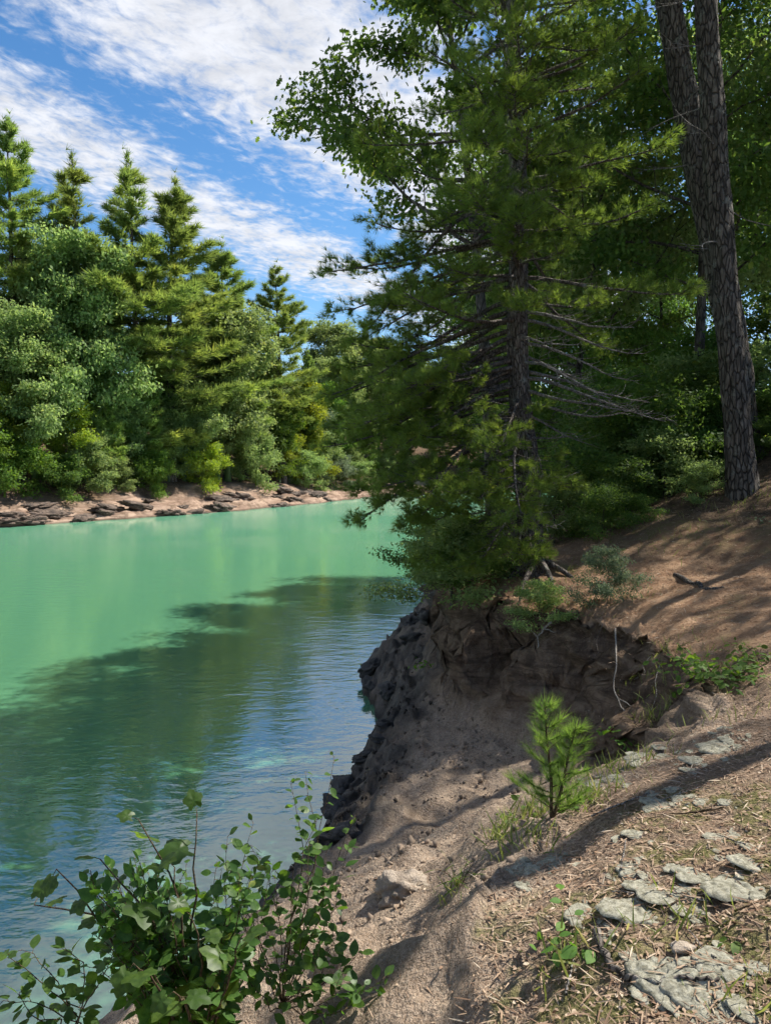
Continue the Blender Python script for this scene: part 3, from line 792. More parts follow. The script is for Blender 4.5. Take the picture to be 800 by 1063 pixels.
    for k in range(3):
        q = np.arange(m) % 3 == k
        inst(lv, *TUFT_FINE[k], pos[q], dr[q], randdir(q.sum(), r), .125 * (.75 + .5 * r.rand(q.sum())), tint[q])
    obj('trunk', w.mesh('trunk', True), M['bark_pine'], root); obj('crown', lv.mesh('crown'), M['pine_needles'], root)
    for wd in deads: obj('dead_branch', wd.mesh('dead_branch', True), M['bark_dead'], root)
near_pine()

# ------------------------------------------------------------------ two big leaning trunks
def big_tree(seed, label, base, pxs, depth, radii, nleaf, lean_y=.6):
    r = np.random.RandomState(seed)
    zb = gz(*base); o = np.array([base[0], base[1], zb])
    root = thing('big_tree', label, 'tree', o)
    tp = np.array([P(a, b, depth) for a, b in pxs]) - o; tp[:, 1] = np.linspace(0, lean_y, len(tp)); 
    tp = np.concatenate([[[tp[0, 0], 0, -.4]], tp])
    # carry the stem on above the frame
    d = nrm(tp[-1] - tp[-3]) ; d = nrm(d + [0.1, 0, .5])
    ext = curve(tp[-1], d, 8.0, 9, (0, 0, .2), .04, r)[1:]
    tp = np.concatenate([tp, ext])
    L = np.concatenate([[0], np.cumsum(np.linalg.norm(np.diff(tp, axis=0), axis=1))])
    s = np.linspace(0, L[-1], 110); pts = np.stack([np.interp(s, L, tp[:, k]) for k in range(3)], -1)
    rad = np.interp(pts[:, 2], [-.4, 0, .5, 1.2, 6, 10, 18], [radii * 1.5, radii * 1.22, radii * 1.06, radii, radii * .9, radii * .7, .04])
    w = Acc(); tube(w, pts, rad, 40, .10, 0, .09, seed, 3.0)
    deads = []; cent = []
    for i in range(7):   # dead stubs
        wd = Acc(); deads.append(wd)
        z = 3 + i * .75 + r.rand() * .5; t = np.interp(z, pts[:, 2], np.linspace(0, 1, 110)); a = r.rand() * 6.3 if i % 2 else 3.4 + r.rand()
        pl = curve(along(pts, t), (math.cos(a), math.sin(a), -.05), .5 + 1.1 * r.rand(), 6, (0, 0, -.1), .12, r); tube(wd, pl, .014 * np.linspace(1, .25, 6), 4)
        for q in (.5, .8):
            p2 = curve(along(pl, q), nrm(pl[-1] - pl[0]) + r.normal(size=3) * .6, .35, 4, (0, 0, 0), .15, r); tube(wd, p2, .006 * np.linspace(1, .3, 4), 3)
    zt = pts[-1, 2]
    for i in range(16):
        z = 9.3 + (zt - 9.6) * (i + r.rand()) / 16; t = np.interp(z, pts[:, 2], np.linspace(0, 1, 110)); a = i * 2.4 + r.rand()
        Lb = 3.3 * (1 - .45 * i / 16) * (.7 + .5 * r.rand())
        pl = curve(along(pts, t), (math.cos(a), math.sin(a), .2), Lb, 7, (0, 0, .35), .12, r); tube(w, pl, .05 * np.linspace(1, .2, 7), 5)
        for j in range(8):
            ps = curve(along(pl, .3 + .7 * r.rand()), nrm(pl[-1] - pl[0]) + r.normal(size=3) * [.7, .7, .35], Lb * .4, 4, (0, 0, .1), .2, r); tube(w, ps, .014 * np.linspace(1, .3, 4), 3)
            cent += [along(ps, .5), ps[-1]]
    cent = np.array(cent); idx = r.randint(0, len(cent), nleaf)
    pos = cent[idx] + r.normal(size=(nleaf, 3)) * [.4, .4, .22]
    lv = Acc(); inst(lv, *OAKISH, pos, nrm(r.normal(size=(nleaf, 3)) + [0, 0, -.3]), nrm(r.normal(size=(nleaf, 3)) * .6 + [0, 0, .8]), .13 * (.7 + .6 * r.rand(nleaf)), r.rand(nleaf) * .95)
    obj('trunk', w.mesh('trunk', True), M['bark_big'], root); obj('crown', lv.mesh('crown'), M['leaves_mid'], root)
    for wd in deads: obj('dead_branch', wd.mesh('dead_branch', True), M['bark_dead'], root)
b1 = P(772, 525, 11.0); b2 = P(778, 510, 12.5)
big_tree(61, 'big scaly barked trunk rooted on the path bank, standing in front of its leaning twin', (b1[0], b1[1]),
         [(772, 530), (768, 470), (764, 400), (758, 330), (752, 250), (745, 150), (738, 50), (733, -50)], 11.0, .165, 3500)
big_tree(62, 'thick smoother trunk leaning out behind the scaly barked trunk it crosses', (b2[0], b2[1]),
         [(778, 510), (773, 450), (767, 390), (757, 320), (741, 240), (722, 150), (703, 50), (684, -60)], 12.5, .215, 3500)

# ------------------------------------------------------------------ woods on the near bank
W1 = deciduous(31, 12, .34, 3.1, 20, 22000, .125, .13, OAKISH, clump=.34)
W2 = deciduous(32, 14, .30, 3.4, 22, 24000, .13, .15, OVATE, clump=.38)
W3 = deciduous(33, 10, .30, 2.7, 18, 18000, .115, .10, OAKISH, clump=.32)
US = deciduous(34, 2.6, .08, 1.5, 16, 9000, .085, .03, OVATE, clump=.2)
wp = {}
def wood(kind, label, x, y, H, rz, mat='leaves_dark', group=None, cat='tree', xs=1.0, tilt=(0, 0)):
    H0, me, nm = {'a': (12, W1, 'broadleaf_tree'), 'b': (14, W2, 'broadleaf_tree'), 'c': (10, W3, 'broadleaf_tree'), 's': (2.6, US, 'shrub')}[kind]
    s = H / H0; z = gz(x, y) - .08; sc = (s * xs, s * xs, s)
    if kind not in wp:
        t = tree_thing(nm, me, M[mat], M['bark_far'], label, cat, (x, y, z), rz, sc, group); wp[kind] = t; t.rotation_euler = (tilt[0], tilt[1], rz)
    else: t = dup(wp[kind], label, (x, y, z), rz, sc, group, tilt, {'crown': M[mat]})
    t['category'] = cat
    return t
# leaning tree behind the pine whose boughs hang out against the sky
r_ = np.random.RandomState(5)
xb, yb = 1.72, 13.2; zb = gz(xb, yb)
lt = np.array([P(a, b, 13.2) for a, b in [(515, 560), (512, 480), (506, 400), (498, 300), (488, 200), (476, 100), (462, 0), (450, -110), (440, -220)]]) - [xb, yb, zb]
lt[:, 1] = np.linspace(0, .6, len(lt)); lt[0, 2] = -.3
lm = deciduous(35, 12.5, .40, 2.25, 32, 27000, .105, .13, OAKISH, clump=.19, tpts=lt)
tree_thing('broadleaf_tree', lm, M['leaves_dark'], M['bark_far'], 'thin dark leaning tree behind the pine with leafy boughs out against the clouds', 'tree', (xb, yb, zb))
gW = 'slender trees of the shaded wood on the near bank'
lW = 'slender leafy tree in the shaded wood behind the two big trunks and the near pine'
random.seed(12)
for k, x, y, H in [('a', 4.3, 18.5, 10.5), ('b', 6.4, 16.5, 12), ('b', 5.2, 23.5, 10.5), ('a', 7.6, 28.5, 11.5), ('c', 10.5, 33, 9), ('b', 8.3, 20.5, 12.3), 
                   ('b', 11.5, 17.5, 14), ('a', 11.8, 24, 13), ('a', 3.5, 19.3, 9), ('c', 3.7, 21.2, 8), ('b', 4.9, 26, 9), ('b', 14.5, 21, 14), ('a', 14.8, 29, 13), ('b', 18, 27, 14), 
                   ('c', 9.2, 26, 10), ('a', 20, 34, 13), ('b', 13, 36, 13)]:
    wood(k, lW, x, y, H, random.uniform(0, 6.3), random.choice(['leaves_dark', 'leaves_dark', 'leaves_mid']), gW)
bt = deciduous(36, 18, .68, 2.6, 14, 9000, .13, .17, OVATE, clump=.4, wob=.012)
bt_root = tree_thing('broadleaf_tree', bt, M['leaves_mid'], M['bark_far'], 'straight tree beside the path whose trunk shades a band of mossy ground', 'tree', (4.9, 5.2, gz(4.9, 5.2) - .05))
t_ = dup(bt_root, 'unseen high crowned tree nearest the two big trunks, added to shade the near water', (6.8, 9.9, gz(6.8, 9.9) - .05), 2.2, (.75, .75, .72))  # added out of view; narrow high crown placed to shade the lake's near corner
sp = deciduous(37, 11.5, .42, 2.4, 12, 3000, .13, .10, OVATE, clump=.3)
sp_root = tree_thing('broadleaf_tree', sp, M['leaves_mid'], M['bark_far'], 'unseen slim sparse tree added to dapple the path, first uphill of the big trunks', 'tree', (9.9, 13.3, gz(9.9, 13.3) - .05))  # off-frame tree added to throw dappled shade on the path; crown kept thin
dup(sp_root, 'unseen slim sparse tree added to dapple the path, farther uphill than its neighbours', (12.0, 11.4, gz(12.0, 11.4) - .05), 2.0, 1.08)  # second added shade tree, out of view, for the path
dup(sp_root, 'unseen slim sparse tree added to shade the slope, behind both of its sparse neighbours', (13.2, 14.4, gz(13.2, 14.4) - .05), 4.0, 1.05)  # third added tree outside the frame, more shade for the slope
gU = 'shaded shrubs on the slope behind the pine'
lU = 'dark leafy shrub on the shaded slope between the near pine and the two big trunks'
for x, y, H in [(4.3, 14.1, 2.2), (4.3, 12.9, 1.8), (5.0, 14.5, 2.0), (4.6, 16.2, 2.4), (5.9, 15.6, 2.2), (6.6, 13.6, 1.7), (7.4, 14.6, 2.4), (2.9, 17.5, 2.6), (6.8, 17, 2.5), (8.4, 12.9, 2.0), (2.5, 11.6, 1.0), (3.6, 11.8, .9), (4.3, 12.2, 1.1), (3.0, 10.9, .7), (6.3, 12.4, 1.0), (5.6, 13.2, 1.3), (3.2, 12.4, .7), (3.9, 12.6, .8), (4.5, 11.3, .55), (5.0, 12.4, .8), (4.0, 13.3, 1.3), (5.9, 11.9, .6), (6.9, 12.9, .9), (3.5, 11.0, .45), (5.5, 12.2, .6)]:
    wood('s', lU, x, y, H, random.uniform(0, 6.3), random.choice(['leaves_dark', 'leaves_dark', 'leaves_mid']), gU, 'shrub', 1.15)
wood('s', 'pale leaved bush on the bank edge beside the foot of the near pine', *G(630, 628)[:2], .68, .4, 'leaves_pale', None, 'shrub', .85)
wood('s', 'dark bush hanging under the drooping pine boughs above the rocks', 1.15, 10.3, .9, 1.4, 'leaves_dark', None, 'shrub', 1.1)
wood('s', 'dark bush spilling over the bank edge left of the pine foot', .85, 10.1, .95, 2.4, 'leaves_mid', None, 'shrub', 1.5)
wood('s', 'dark green bush leaning over the water beyond the pine rocks', .95, 14.2, 1.3, 5.0, 'leaves_dark', None, 'shrub', 1.2)
wood('s', 'small green bush drooping over the middle of the eroded bank lip', 1.75, 8.95, .55, 1.4, 'leaves_mid', None, 'shrub', 1.3)
wood('s', 'low green bush at the top of the rocks just past the pine', 1.0, 12.2, .9, 3.4, 'leaves_mid', None, 'shrub', 1.2)

# ------------------------------------------------------------------ near plants
def leafy_plant(name, label, loc, stems, tmpl, lsize, gap, mat, seed, cat='plant', r0=.008, start=.3, droop=-.15, jit=.35, yellow=.0):
    """stems: list of polylines relative to loc; alternate leaves along each"""
    r = np.random.RandomState(seed)
    root = thing(name, label, cat, loc)
    w = Acc(); lv = Acc(); pos = []; dd = []; nn = []; sz = []
    for pl in stems:
        pl = np.asarray(pl, float); n = len(pl)
        L = np.linalg.norm(np.diff(pl, axis=0), axis=1).sum()
        tube(w, pl, r0 * max(.5, min(1, L)) * np.linspace(1, .25, n), 5)
        k = max(2, int(L * (1 - start) / gap))
        for j in range(k + 1):
            t = start + (1 - start) * min(1, (j + r.rand() * .5) / k)
            i = min(int(t * (n - 1)), n - 2); d = nrm(pl[i + 1] - pl[i])
            side = nrm(np.cross(d, [.1, .2, 1])) * (1 if j % 2 else -1)
            if j == k: side = side * 0
            q = nrm(d * .5 + side + [0, 0, droop] + r.normal(size=3) * jit)
            pt = along(pl, t); pe = pt + q * lsize * .22
            tube(w, [pt, pe], [.0016, .001], 3)
            pos.append(pe); dd.append(q + np.array([0, 0, droop])); nn.append(nrm(np.array([0, -.25, 1]) + r.normal(size=3) * .4)); sz.append(lsize * (.55 + .65 * r.rand()) * (1 - .25 * (t > .93)))
    m = len(pos); tint = r.rand(m) * .84; tint[r.rand(m) < yellow] = 1
    inst(lv, *tmpl, np.array(pos), np.array(dd), np.array(nn), np.array(sz), tint)
    obj('stems', w.mesh('stems', True), M['bark_stem'], root); obj('leaves', lv.mesh('leaves', tmpl is not DIAMOND), mat, root)
    return root

def stem_px(loc, pts, n=7, r=rng):
    """stem through a few photo pixels (px,py,depth), starting at the plant's foot"""
    p = np.concatenate([[np.array(loc)], [P(*q) for q in pts]]) - np.array(loc)
    L = np.linspace(0, len(p) - 1, n + 3); return np.array([along(p, t / (len(p) - 1)) for t in L]) + np.concatenate([[[0, 0, 0]], r.normal(size=(n + 2, 3)) * .006])

def foot(x, y): return np.array([x, y, gz(x, y) - .02])
# broad lobed leaves at the water's edge
f1 = foot(-.78, 2.75)
st = [stem_px(f1, q) for q in [
    [(165, 1040, 2.7), (120, 980, 2.65), (60, 900, 2.6)], [(170, 1040, 2.7), (130, 960, 2.65), (35, 940, 2.6)], [(190, 1020, 2.75), (190, 940, 2.75), (145, 850, 2.75)],
    [(195, 1020, 2.75), (200, 930, 2.8), (205, 845, 2.85)], [(190, 1030, 2.7), (160, 960, 2.6), (105, 890, 2.6)], [(200, 1030, 2.7), (190, 970, 2.6), (180, 900, 2.55)],
    [(210, 1040, 2.7), (210, 1000, 2.55), (200, 950, 2.5)], [(220, 1050, 2.65), (240, 1010, 2.5), (250, 975, 2.45)], [(180, 1050, 2.6), (160, 1020, 2.45), (140, 1000, 2.4)], [(200, 1060, 2.6), (190, 1040, 2.4), (180, 1030, 2.3)]]]
leafy_plant('broadleaf_shrub', 'shrub with large lobed green leaves standing tallest at the water edge', f1, st, MAPLE, .10, .15, M['leaves_shrub'], 71, 'shrub', .008, .45, -.12, .45, .02)
f1b = foot(-.62, 2.7)
st = []
for i in range(90):
    a = rng.rand(); tx = 90 + 190 * rng.rand(); ty = 890 + 140 * rng.rand(); d = 2.5 + .5 * rng.rand()
    st.append(stem_px(f1b, [((200 + tx) / 2, (1050 + ty) / 2 + 15, d), (tx, ty, d)]))
leafy_plant('leafy_shrub', 'tangle of small dark leaves growing among the large lobed leaves', f1b, st, OVATE, .06, .028, M['leaves_shrub'], 72, 'shrub', .004, .3, -.1, .5, .02)
f2 = foot(-.42, 3.1)
st = [stem_px(f2, q) for q in [
    [(300, 960, 3.15), (325, 900, 3.2), (348, 785, 3.25)], [(300, 960, 3.15), (315, 880, 3.2), (300, 810, 3.2)], [(310, 970, 3.1), (330, 880, 3.2), (318, 800, 3.3)], [(270, 980, 3.1), (245, 920, 3.1), (262, 855, 3.15)],
    [(270, 980, 3.1), (240, 930, 3.1), (235, 870, 3.1)], [(290, 960, 3.1), (280, 900, 3.15), (258, 880, 3.2)], [(320, 970, 3.1), (340, 920, 3.15), (370, 845, 3.2)], [(330, 980, 3.1), (350, 940, 3.1), (362, 880, 3.1)],
    [(320, 990, 3.0), (345, 985, 3.0), (345, 935, 3.0)], [(300, 1000, 3.0), (290, 950, 3.05), (285, 900, 3.1)], [(340, 1020, 2.9), (380, 1030, 2.9), (400, 1015, 2.9)], [(310, 1030, 2.9), (340, 1000, 2.9), (352, 965, 2.9)],
    [(280, 1010, 2.95), (240, 980, 3.0), (215, 930, 3.0)], [(290, 1030, 2.9), (300, 990, 2.9), (330, 940, 2.95)], [(320, 1050, 2.8), (360, 1050, 2.8), (375, 1020, 2.8)], [(280, 1050, 2.8), (260, 1020, 2.8), (250, 970, 2.8)],
    [(300, 1040, 2.8), (320, 1020, 2.8), (330, 990, 2.8)], [(290, 1000, 3.0), (270, 950, 3.0), (282, 900, 3.05)], [(300, 1010, 3.0), (330, 960, 3.05), (338, 890, 3.1)], [(310, 1030, 2.9), (350, 1010, 2.9), (372, 985, 2.9)], [(290, 1040, 2.85), (270, 1000, 2.85), (268, 940, 2.9)], [(310, 1050, 2.8), (345, 1040, 2.8), (355, 1010, 2.8)], [(310, 1000, 3.0), (318, 940, 3.0), (322, 870, 3.1)], [(300, 980, 3.05), (305, 900, 3.1), (330, 850, 3.15)]]]
leafy_plant('leafy_shrub', 'twiggy shrub with small pointed leaves and upright sprays over the rocks', f2, st, OVATE, .058, .032, M['leaves_shrub'], 73, 'shrub', .0035, .3, -.1, .5)
f3 = foot(-1.35, 3.0)
st = [stem_px(f3, q) for q in [[(80, 1050, 2.8), (40, 1020, 2.75), (5, 985, 2.7)], [(85, 1050, 2.8), (50, 1010, 2.8), (25, 985, 2.8)], [(85, 1060, 2.8), (40, 1045, 2.75), (5, 1040, 2.7)], [(85, 1040, 2.8), (90, 1000, 2.8), (70, 985, 2.8)], [(60, 1060, 2.75), (30, 1055, 2.7), (20, 1030, 2.7)], [(85, 1050, 2.7), (110, 1010, 2.7), (118, 975, 2.7)]]]
leafy_plant('leafy_shrub', 'sparse low twigs with dark leaves reaching out over the water', f3, st, OVATE, .065, .06, M['leaves_shrub'], 74, 'shrub', .0035, .3, -.1, .5)
# small plants on the ground
def rosette(name, label, px, py, n, L, tmpl, lsize, gap, mat, seed, cat='plant', el=.9, xy=None):
    r = np.random.RandomState(seed); p = G(px, py) if xy is None else np.array([*xy, gz(*xy)])
    st = [curve((0, 0, -.01), (math.cos(a), math.sin(a), el * (.5 + r.rand())), L * (.6 + .6 * r.rand()), 6, (0, 0, -.7), .1, r) for a in np.linspace(0, 6.28, n, endpoint=False) + r.rand() * 3]
    return leafy_plant(name, label, p, st, tmpl, lsize, gap, mat, seed, cat, .004, .25, -.1, .35)
rosette('leafy_plant', 'bright green leafy plant among the moss cushions beside the root', 600, 985, 9, .17, OVATE, .06, .04, M['leaves_bright'], 81)
rosette('seedling', 'lone oval leaved seedling on the sunny needle litter', 775, 975, 3, .07, OVATE, .05, .04, M['leaves_bright'], 82)
rosette('seedling', 'small green sprout on the bare dirt slope below the edge', 478, 922, 7, .13, BLADE, .10, .03, M['leaves_bright'], 83, el=1.6)
rosette('leafy_plant', 'leafy fern like clump on the bank edge below the path', 742, 712, 34, .46, OVATE, .07, .032, M['leaves_bright'], 84, el=1.0)
rosette('leafy_plant', 'low green sprig between the fern like clump and the pine seedling', 655, 770, 18, .28, OVATE, .06, .04, M['leaves_bright'], 85)
rosette('leafy_plant', 'small green clump at the corner of the path by the fern like clump', 785, 690, 18, .28, OVATE, .06, .04, M['leaves_bright'], 86)
rosette('leafy_plant', 'low leafy tuft at the foot of the pine seedling', 592, 838, 8, .15, OVATE, .045, .03, M['leaves_bright'], 87)
rosette('leafy_plant', 'low leafy tuft in front of the pine seedling on the edge', 545, 850, 9, .16, OVATE, .045, .03, M['leaves_bright'], 88)
rosette('leafy_plant', 'tiny green sprig hanging at the top of the rocks', 452, 655, 8, .35, OVATE, .07, .05, M['leaves_bright'], 89, xy=(.62, 10.8))
rosette('seedling', 'tiny sprig of leaves at the right edge of the path', 796, 545, 5, .25, OVATE, .07, .05, M['leaves_pale'], 90)

def pine_seedling():
    r = np.random.RandomState(9); p = G(572, 850); root = thing('pine_sapling', 'feathery young pine sapling on the edge of the drop', 'sapling', p)
    w = Acc(); lv = Acc(); s = np.linalg.norm(p - EYE) / 818
    tops = [(P(565, 728, p[1]) - p), (P(598, 752, p[1]) - p)]
    pos = []; dr = []
    for tpx in tops:
        tp = np.array([[0, 0, -.03], tpx * .35 + [.01, 0, 0], tpx * .7, tpx]); tube(w, tp, [.009, .007, .005, .002], 6)
        H = np.linalg.norm(tpx)
        for i in range(24):
            t = .08 + .9 * i / 24; a = i * 2.4 + r.rand() * .5
            L = H * .46 * (1 - t * .75) * (.35 + .9 * r.rand())
            br = curve(along(tp, t), (math.cos(a), math.sin(a), .45), L, 5, (0, 0, .4), .08, r); tube(w, br, .003 * np.linspace(1, .3, 5), 4)
            m = int(4 + L * 65); q = .15 + .85 * r.rand(m)
            pos.append(np.array([along(br, k) for k in q])); dr.append(nrm(nrm(br[-1] - br[0]) + r.normal(size=(m, 3)) * .35 + [0, 0, .2]))
        m = 14; pos.append(np.array([along(tp, k) for k in .6 + .4 * r.rand(m)])); dr.append(nrm(r.normal(size=(m, 3)) * .4 + [0, 0, 1]))
    pos = np.concatenate(pos); dr = np.concatenate(dr); m = len(pos)
    for k in range(3):
        q = np.arange(m) % 3 == k
        inst(lv, *tuft_template(10, .011, 40 + k, .5), pos[q], dr[q], randdir(q.sum(), r), .085 * (.7 + .5 * r.rand(q.sum())), r.rand(q.sum()) * .9)
    obj('stem', w.mesh('stem', True), M['bark_stem'], root); obj('needles', lv.mesh('needles'), M['sapling'], root)
pine_seedling()

# grass blades: nobody could count them
def grass():
    r = np.random.RandomState(15); xs = []; 
    for px, py, sx, n in [(640, 800, 26, 160), (560, 845, 22, 240), (700, 730, 30, 260), (610, 830, 20, 140), (520, 870, 10, 60), (665, 760, 16, 160), (770, 740, 26, 60), (700, 960, 25, 40), (590, 1000, 18, 50), (780, 1040, 25, 25), (545, 880, 16, 80), (470, 930, 8, 40), (640, 620, 25, 90), (690, 680, 22, 120), (730, 520, 40, 120), (680, 500, 30, 160), (640, 545, 30, 160), (620, 590, 20, 120), (700, 560, 30, 100), (740, 490, 30, 120), (790, 520, 25, 90)]:
        p = G(px, py); s = np.linalg.norm(p - EYE) / 818 * sx
        xs.append(p[None, :2] + r.normal(size=(n, 2)) * s * [1, .8])
    xs = np.concatenate(xs); z = terrain(xs[:, 0], xs[:, 1]); pos = np.column_stack([xs, z]); m = len(pos)
    D = nrm(r.normal(size=(m, 3)) * [.5, .5, .1] + [0, 0, .9]); lv = Acc()
    inst(lv, *BLADE, pos, D, randdir(m, r), .05 + .09 * r.rand(m) ** 2, r.rand(m)); o = obj('grass', lv.mesh('grass'), M['grass']); tag(o, 'thin green and straw grass blades scattered along the bank edge', 'grass', kind='stuff')
grass()
def litter():
    r = np.random.RandomState(16); n = 52000
    y = 1.4 + 9.5 * r.rand(n) ** 1.6; x = -.6 + r.rand(n) * (y * .62 + .7)
    y2 = 7 + 9 * r.rand(26000); x2 = 1.5 + r.rand(26000) * (y2 * .5); x = np.concatenate([x, x2]); y = np.concatenate([y, y2]); n = len(x)
    pl = inside(x, y, PLAT); k = pl | (r.rand(n) < .06); x, y = x[k], y[k]
    z = terrain(x, y); k = z > .7; x, y, z = x[k], y[k], z[k]; n = len(x)
    lv = Acc(); D = nrm(r.normal(size=(n, 3)) * [1, 1, .12]); Nn = nrm(r.normal(size=(n, 3)) * .45 + [0, 0, 1])
    big = r.rand(n) < .4
    inst(lv, *OVATE, np.column_stack([x, y, z + .006])[big], D[big], Nn[big], .009 + .014 * r.rand(big.sum()), r.rand(big.sum()))
    thin = (OVATE[0] * [1, .13, .3], OVATE[1]); q = ~big
    inst(lv, *thin, np.column_stack([x, y, z + .005])[q], D[q], Nn[q], .03 + .045 * r.rand(q.sum()), r.rand(q.sum()))
    tag(obj('leaf_litter', lv.mesh('leaf_litter'), M['litter']), 'fallen needles and dry brown leaf bits over the path ground', 'litter', kind='stuff')
litter()

def rubble():
    r = np.random.RandomState(18); n = 20000
    y = 3.2 + 9.5 * r.rand(n); x = -1.2 + r.rand(n) * 4.2
    z, mk = terrain(x, y, True); pl = inside(x, y, PLAT)
    k = (~pl) & (z > .12) & (fbm(x * 1.6, y * 1.6) > -.12 + .3 * r.rand(n) + .8 * mk['steep']); x, y, z = x[k], y[k], z[k]; rock = mk['rock'][k]; n = len(x)
    tv, tf = lump(70, (.5, .42, .3), 1, 1.0, 2.3); lv = Acc()
    inst(lv, tv, tf, np.column_stack([x, y, z]), randdir(n, r), randdir(n, r), .008 + .07 * r.rand(n) ** 5, np.clip(.25 + .7 * r.rand(n) - .75 * rock, 0, 1))
    m, nt = newmat('rubble'); q = N(nt); t = q.attr('tint')
    c = q.mix(t, (.045, .038, .032), (.33, .25, .185)); p = q('ShaderNodeBsdfPrincipled', {'Base Color': c, 'Roughness': .95, 'Specular IOR Level': .1}); q.out(p.outputs[0])
    tag(obj('rubble', lv.mesh('rubble'), m), 'loose clods and stone chips strewn over the eroded dirt slope', 'rubble', kind='stuff')
rubble()

# pale moss cushions
cus = []
def cushion(seed):
    r = np.random.RandomState(seed); nr, na = 26, 48
    q = np.linspace(0, 1, nr + 1)[1:]; th = np.linspace(0, 2 * math.pi, na, endpoint=False)
    Q, T = np.meshgrid(q, th, indexing='ij')
    out = .5 * (.82 + .55 * fbm(np.cos(th) * 1.1 + seed * 5, np.sin(th) * 1.1, o=4))
    x = Q * out[None] * np.cos(T); y = Q * out[None] * np.sin(T)
    cell = r.rand(26, 2) - .5; d = np.sqrt((x[..., None] - cell[:, 0]) ** 2 + (y[..., None] - cell[:, 1]) ** 2); d.sort(-1)
    crease = sstep(0, .10, d[..., 1] - d[..., 0])
    z = .10 * np.clip(1 - Q ** 3, 0, 1) ** .6 * (.55 + .45 * crease) + .012 * fbm(x * 22 + seed, y * 22, o=3) - .03 * (Q > .99)
    v = np.concatenate([[[0, 0, z[0].mean()]], np.stack([x, y, z], -1).reshape(-1, 3)])
    f = [[0, 1 + i, 1 + (i + 1) % na] for i in range(na)]
    for k in range(nr - 1):
        for i in range(na):
            p, w = 1 + k * na, 1 + (k + 1) * na; j = (i + 1) % na
            f += [[p + i, w + i, w + j], [p + i, w + j, p + j]]
    return mesh_tris('moss_cushion', v, np.array(f), None, True)
for k in range(6):
    me = cushion(50 + k); me.materials.append(M['cushion']); cus.append(me)
lC = 'pale grey-green moss cushion on the needle strewn ground by the path'
random.seed(8)
for i, (px, py, w) in enumerate([(665, 945, 55), (640, 940, 38), (690, 930, 40), (655, 905, 26), (670, 920, 30), (605, 950, 30), (632, 972, 16), (720, 905, 40), (702, 903, 18), (755, 870, 30), (780, 895, 40), (770, 920, 55), (735, 915, 18), (715, 945, 26), (722, 952, 18),
                                 (560, 905, 34), (538, 905, 26), (575, 895, 30), (548, 920, 26), (685, 1010, 60), (720, 1020, 62), (665, 1000, 30), (745, 1000, 40), (735, 1035, 40), (770, 1010, 26), (705, 1045, 30), (740, 1055, 36), (780, 1050, 40), (790, 1005, 30),
                                 (690, 835, 34), (710, 830, 22), (730, 832, 24), (680, 842, 22), (725, 790, 30), (745, 775, 34), (760, 770, 22), (720, 800, 20), (755, 758, 20), (665, 790, 26), (690, 787, 18), (640, 810, 28), (620, 815, 22), (755, 835, 18), (662, 865, 26), (665, 895, 16), (750, 885, 14)]):
    pts_ = [(G(px, py), w * 1.0)] + [(G(px + w * random.uniform(-.9, .9), py + w * random.uniform(-.45, .45)), w * random.uniform(.2, .55)) for _ in range(5)]
    for p, w_ in pts_:
     s = np.linalg.norm(p - EYE) / 818 * w_
     o = obj('moss_cushion', cus[random.randrange(6)], None, loc=p - [0, 0, .004])
     o.scale = (s * 1.05, s * 1.25, s * random.uniform(.5, .9)); o.rotation_euler = (0, R(-6), random.uniform(0, 6.3))
     tag(o, lC, 'moss', 'pale moss cushions on the ground')

# dark rocks along the near shore
rk = []
for k in range(5):
    v, f = lump(80 + k, (.5, .42, .26), 4, .6, 1.5); me = mesh_tris('shore_rock', v, f, None, False); me.materials.append(M['shore_rock']); rk.append(me)
lR = 'jagged dark wet rock at the water line below the pine'
random.seed(4)
for i, (px, py, w) in enumerate([(390, 690, 34), (385, 712, 26), (405, 715, 30), (430, 665, 34), (445, 640, 30), (425, 645, 26), (400, 752, 26), (380, 785, 30), (360, 815, 34), (350, 842, 34), (365, 865, 38), (345, 870, 26), (395, 770, 24)]):
    p = G(px, py); s = np.linalg.norm(p - EYE) / 818 * w
    o = obj('shore_rock', rk[i % 5], None, loc=p + [0, 0, -.05 * s])
    o.scale = (s * .95, s * .9, s * random.uniform(.6, 1.0)); o.rotation_euler = (random.uniform(-.4, .4), random.uniform(-.4, .4), random.uniform(0, 6.3))
    tag(o, lR, 'rock', 'dark rocks along the near shore')
v, f = lump(99, (.16, .13, .09), 4, .5, 1.4)
p = G(422, 925); tag(obj('stone', mesh_tris('stone', v, f, None, True), M['stone'], loc=p), 'rounded tan stone half buried in the bare dirt slope', 'stone')
v, f = lump(98, (.034, .024, .012), 3, .4, 1.4)
p = G(708, 989); tag(obj('stone', mesh_tris('stone', v, f, None, True), M['stone'], loc=p + [0, 0, .01]), 'small flat pinkish stone among the moss cushions', 'stone')

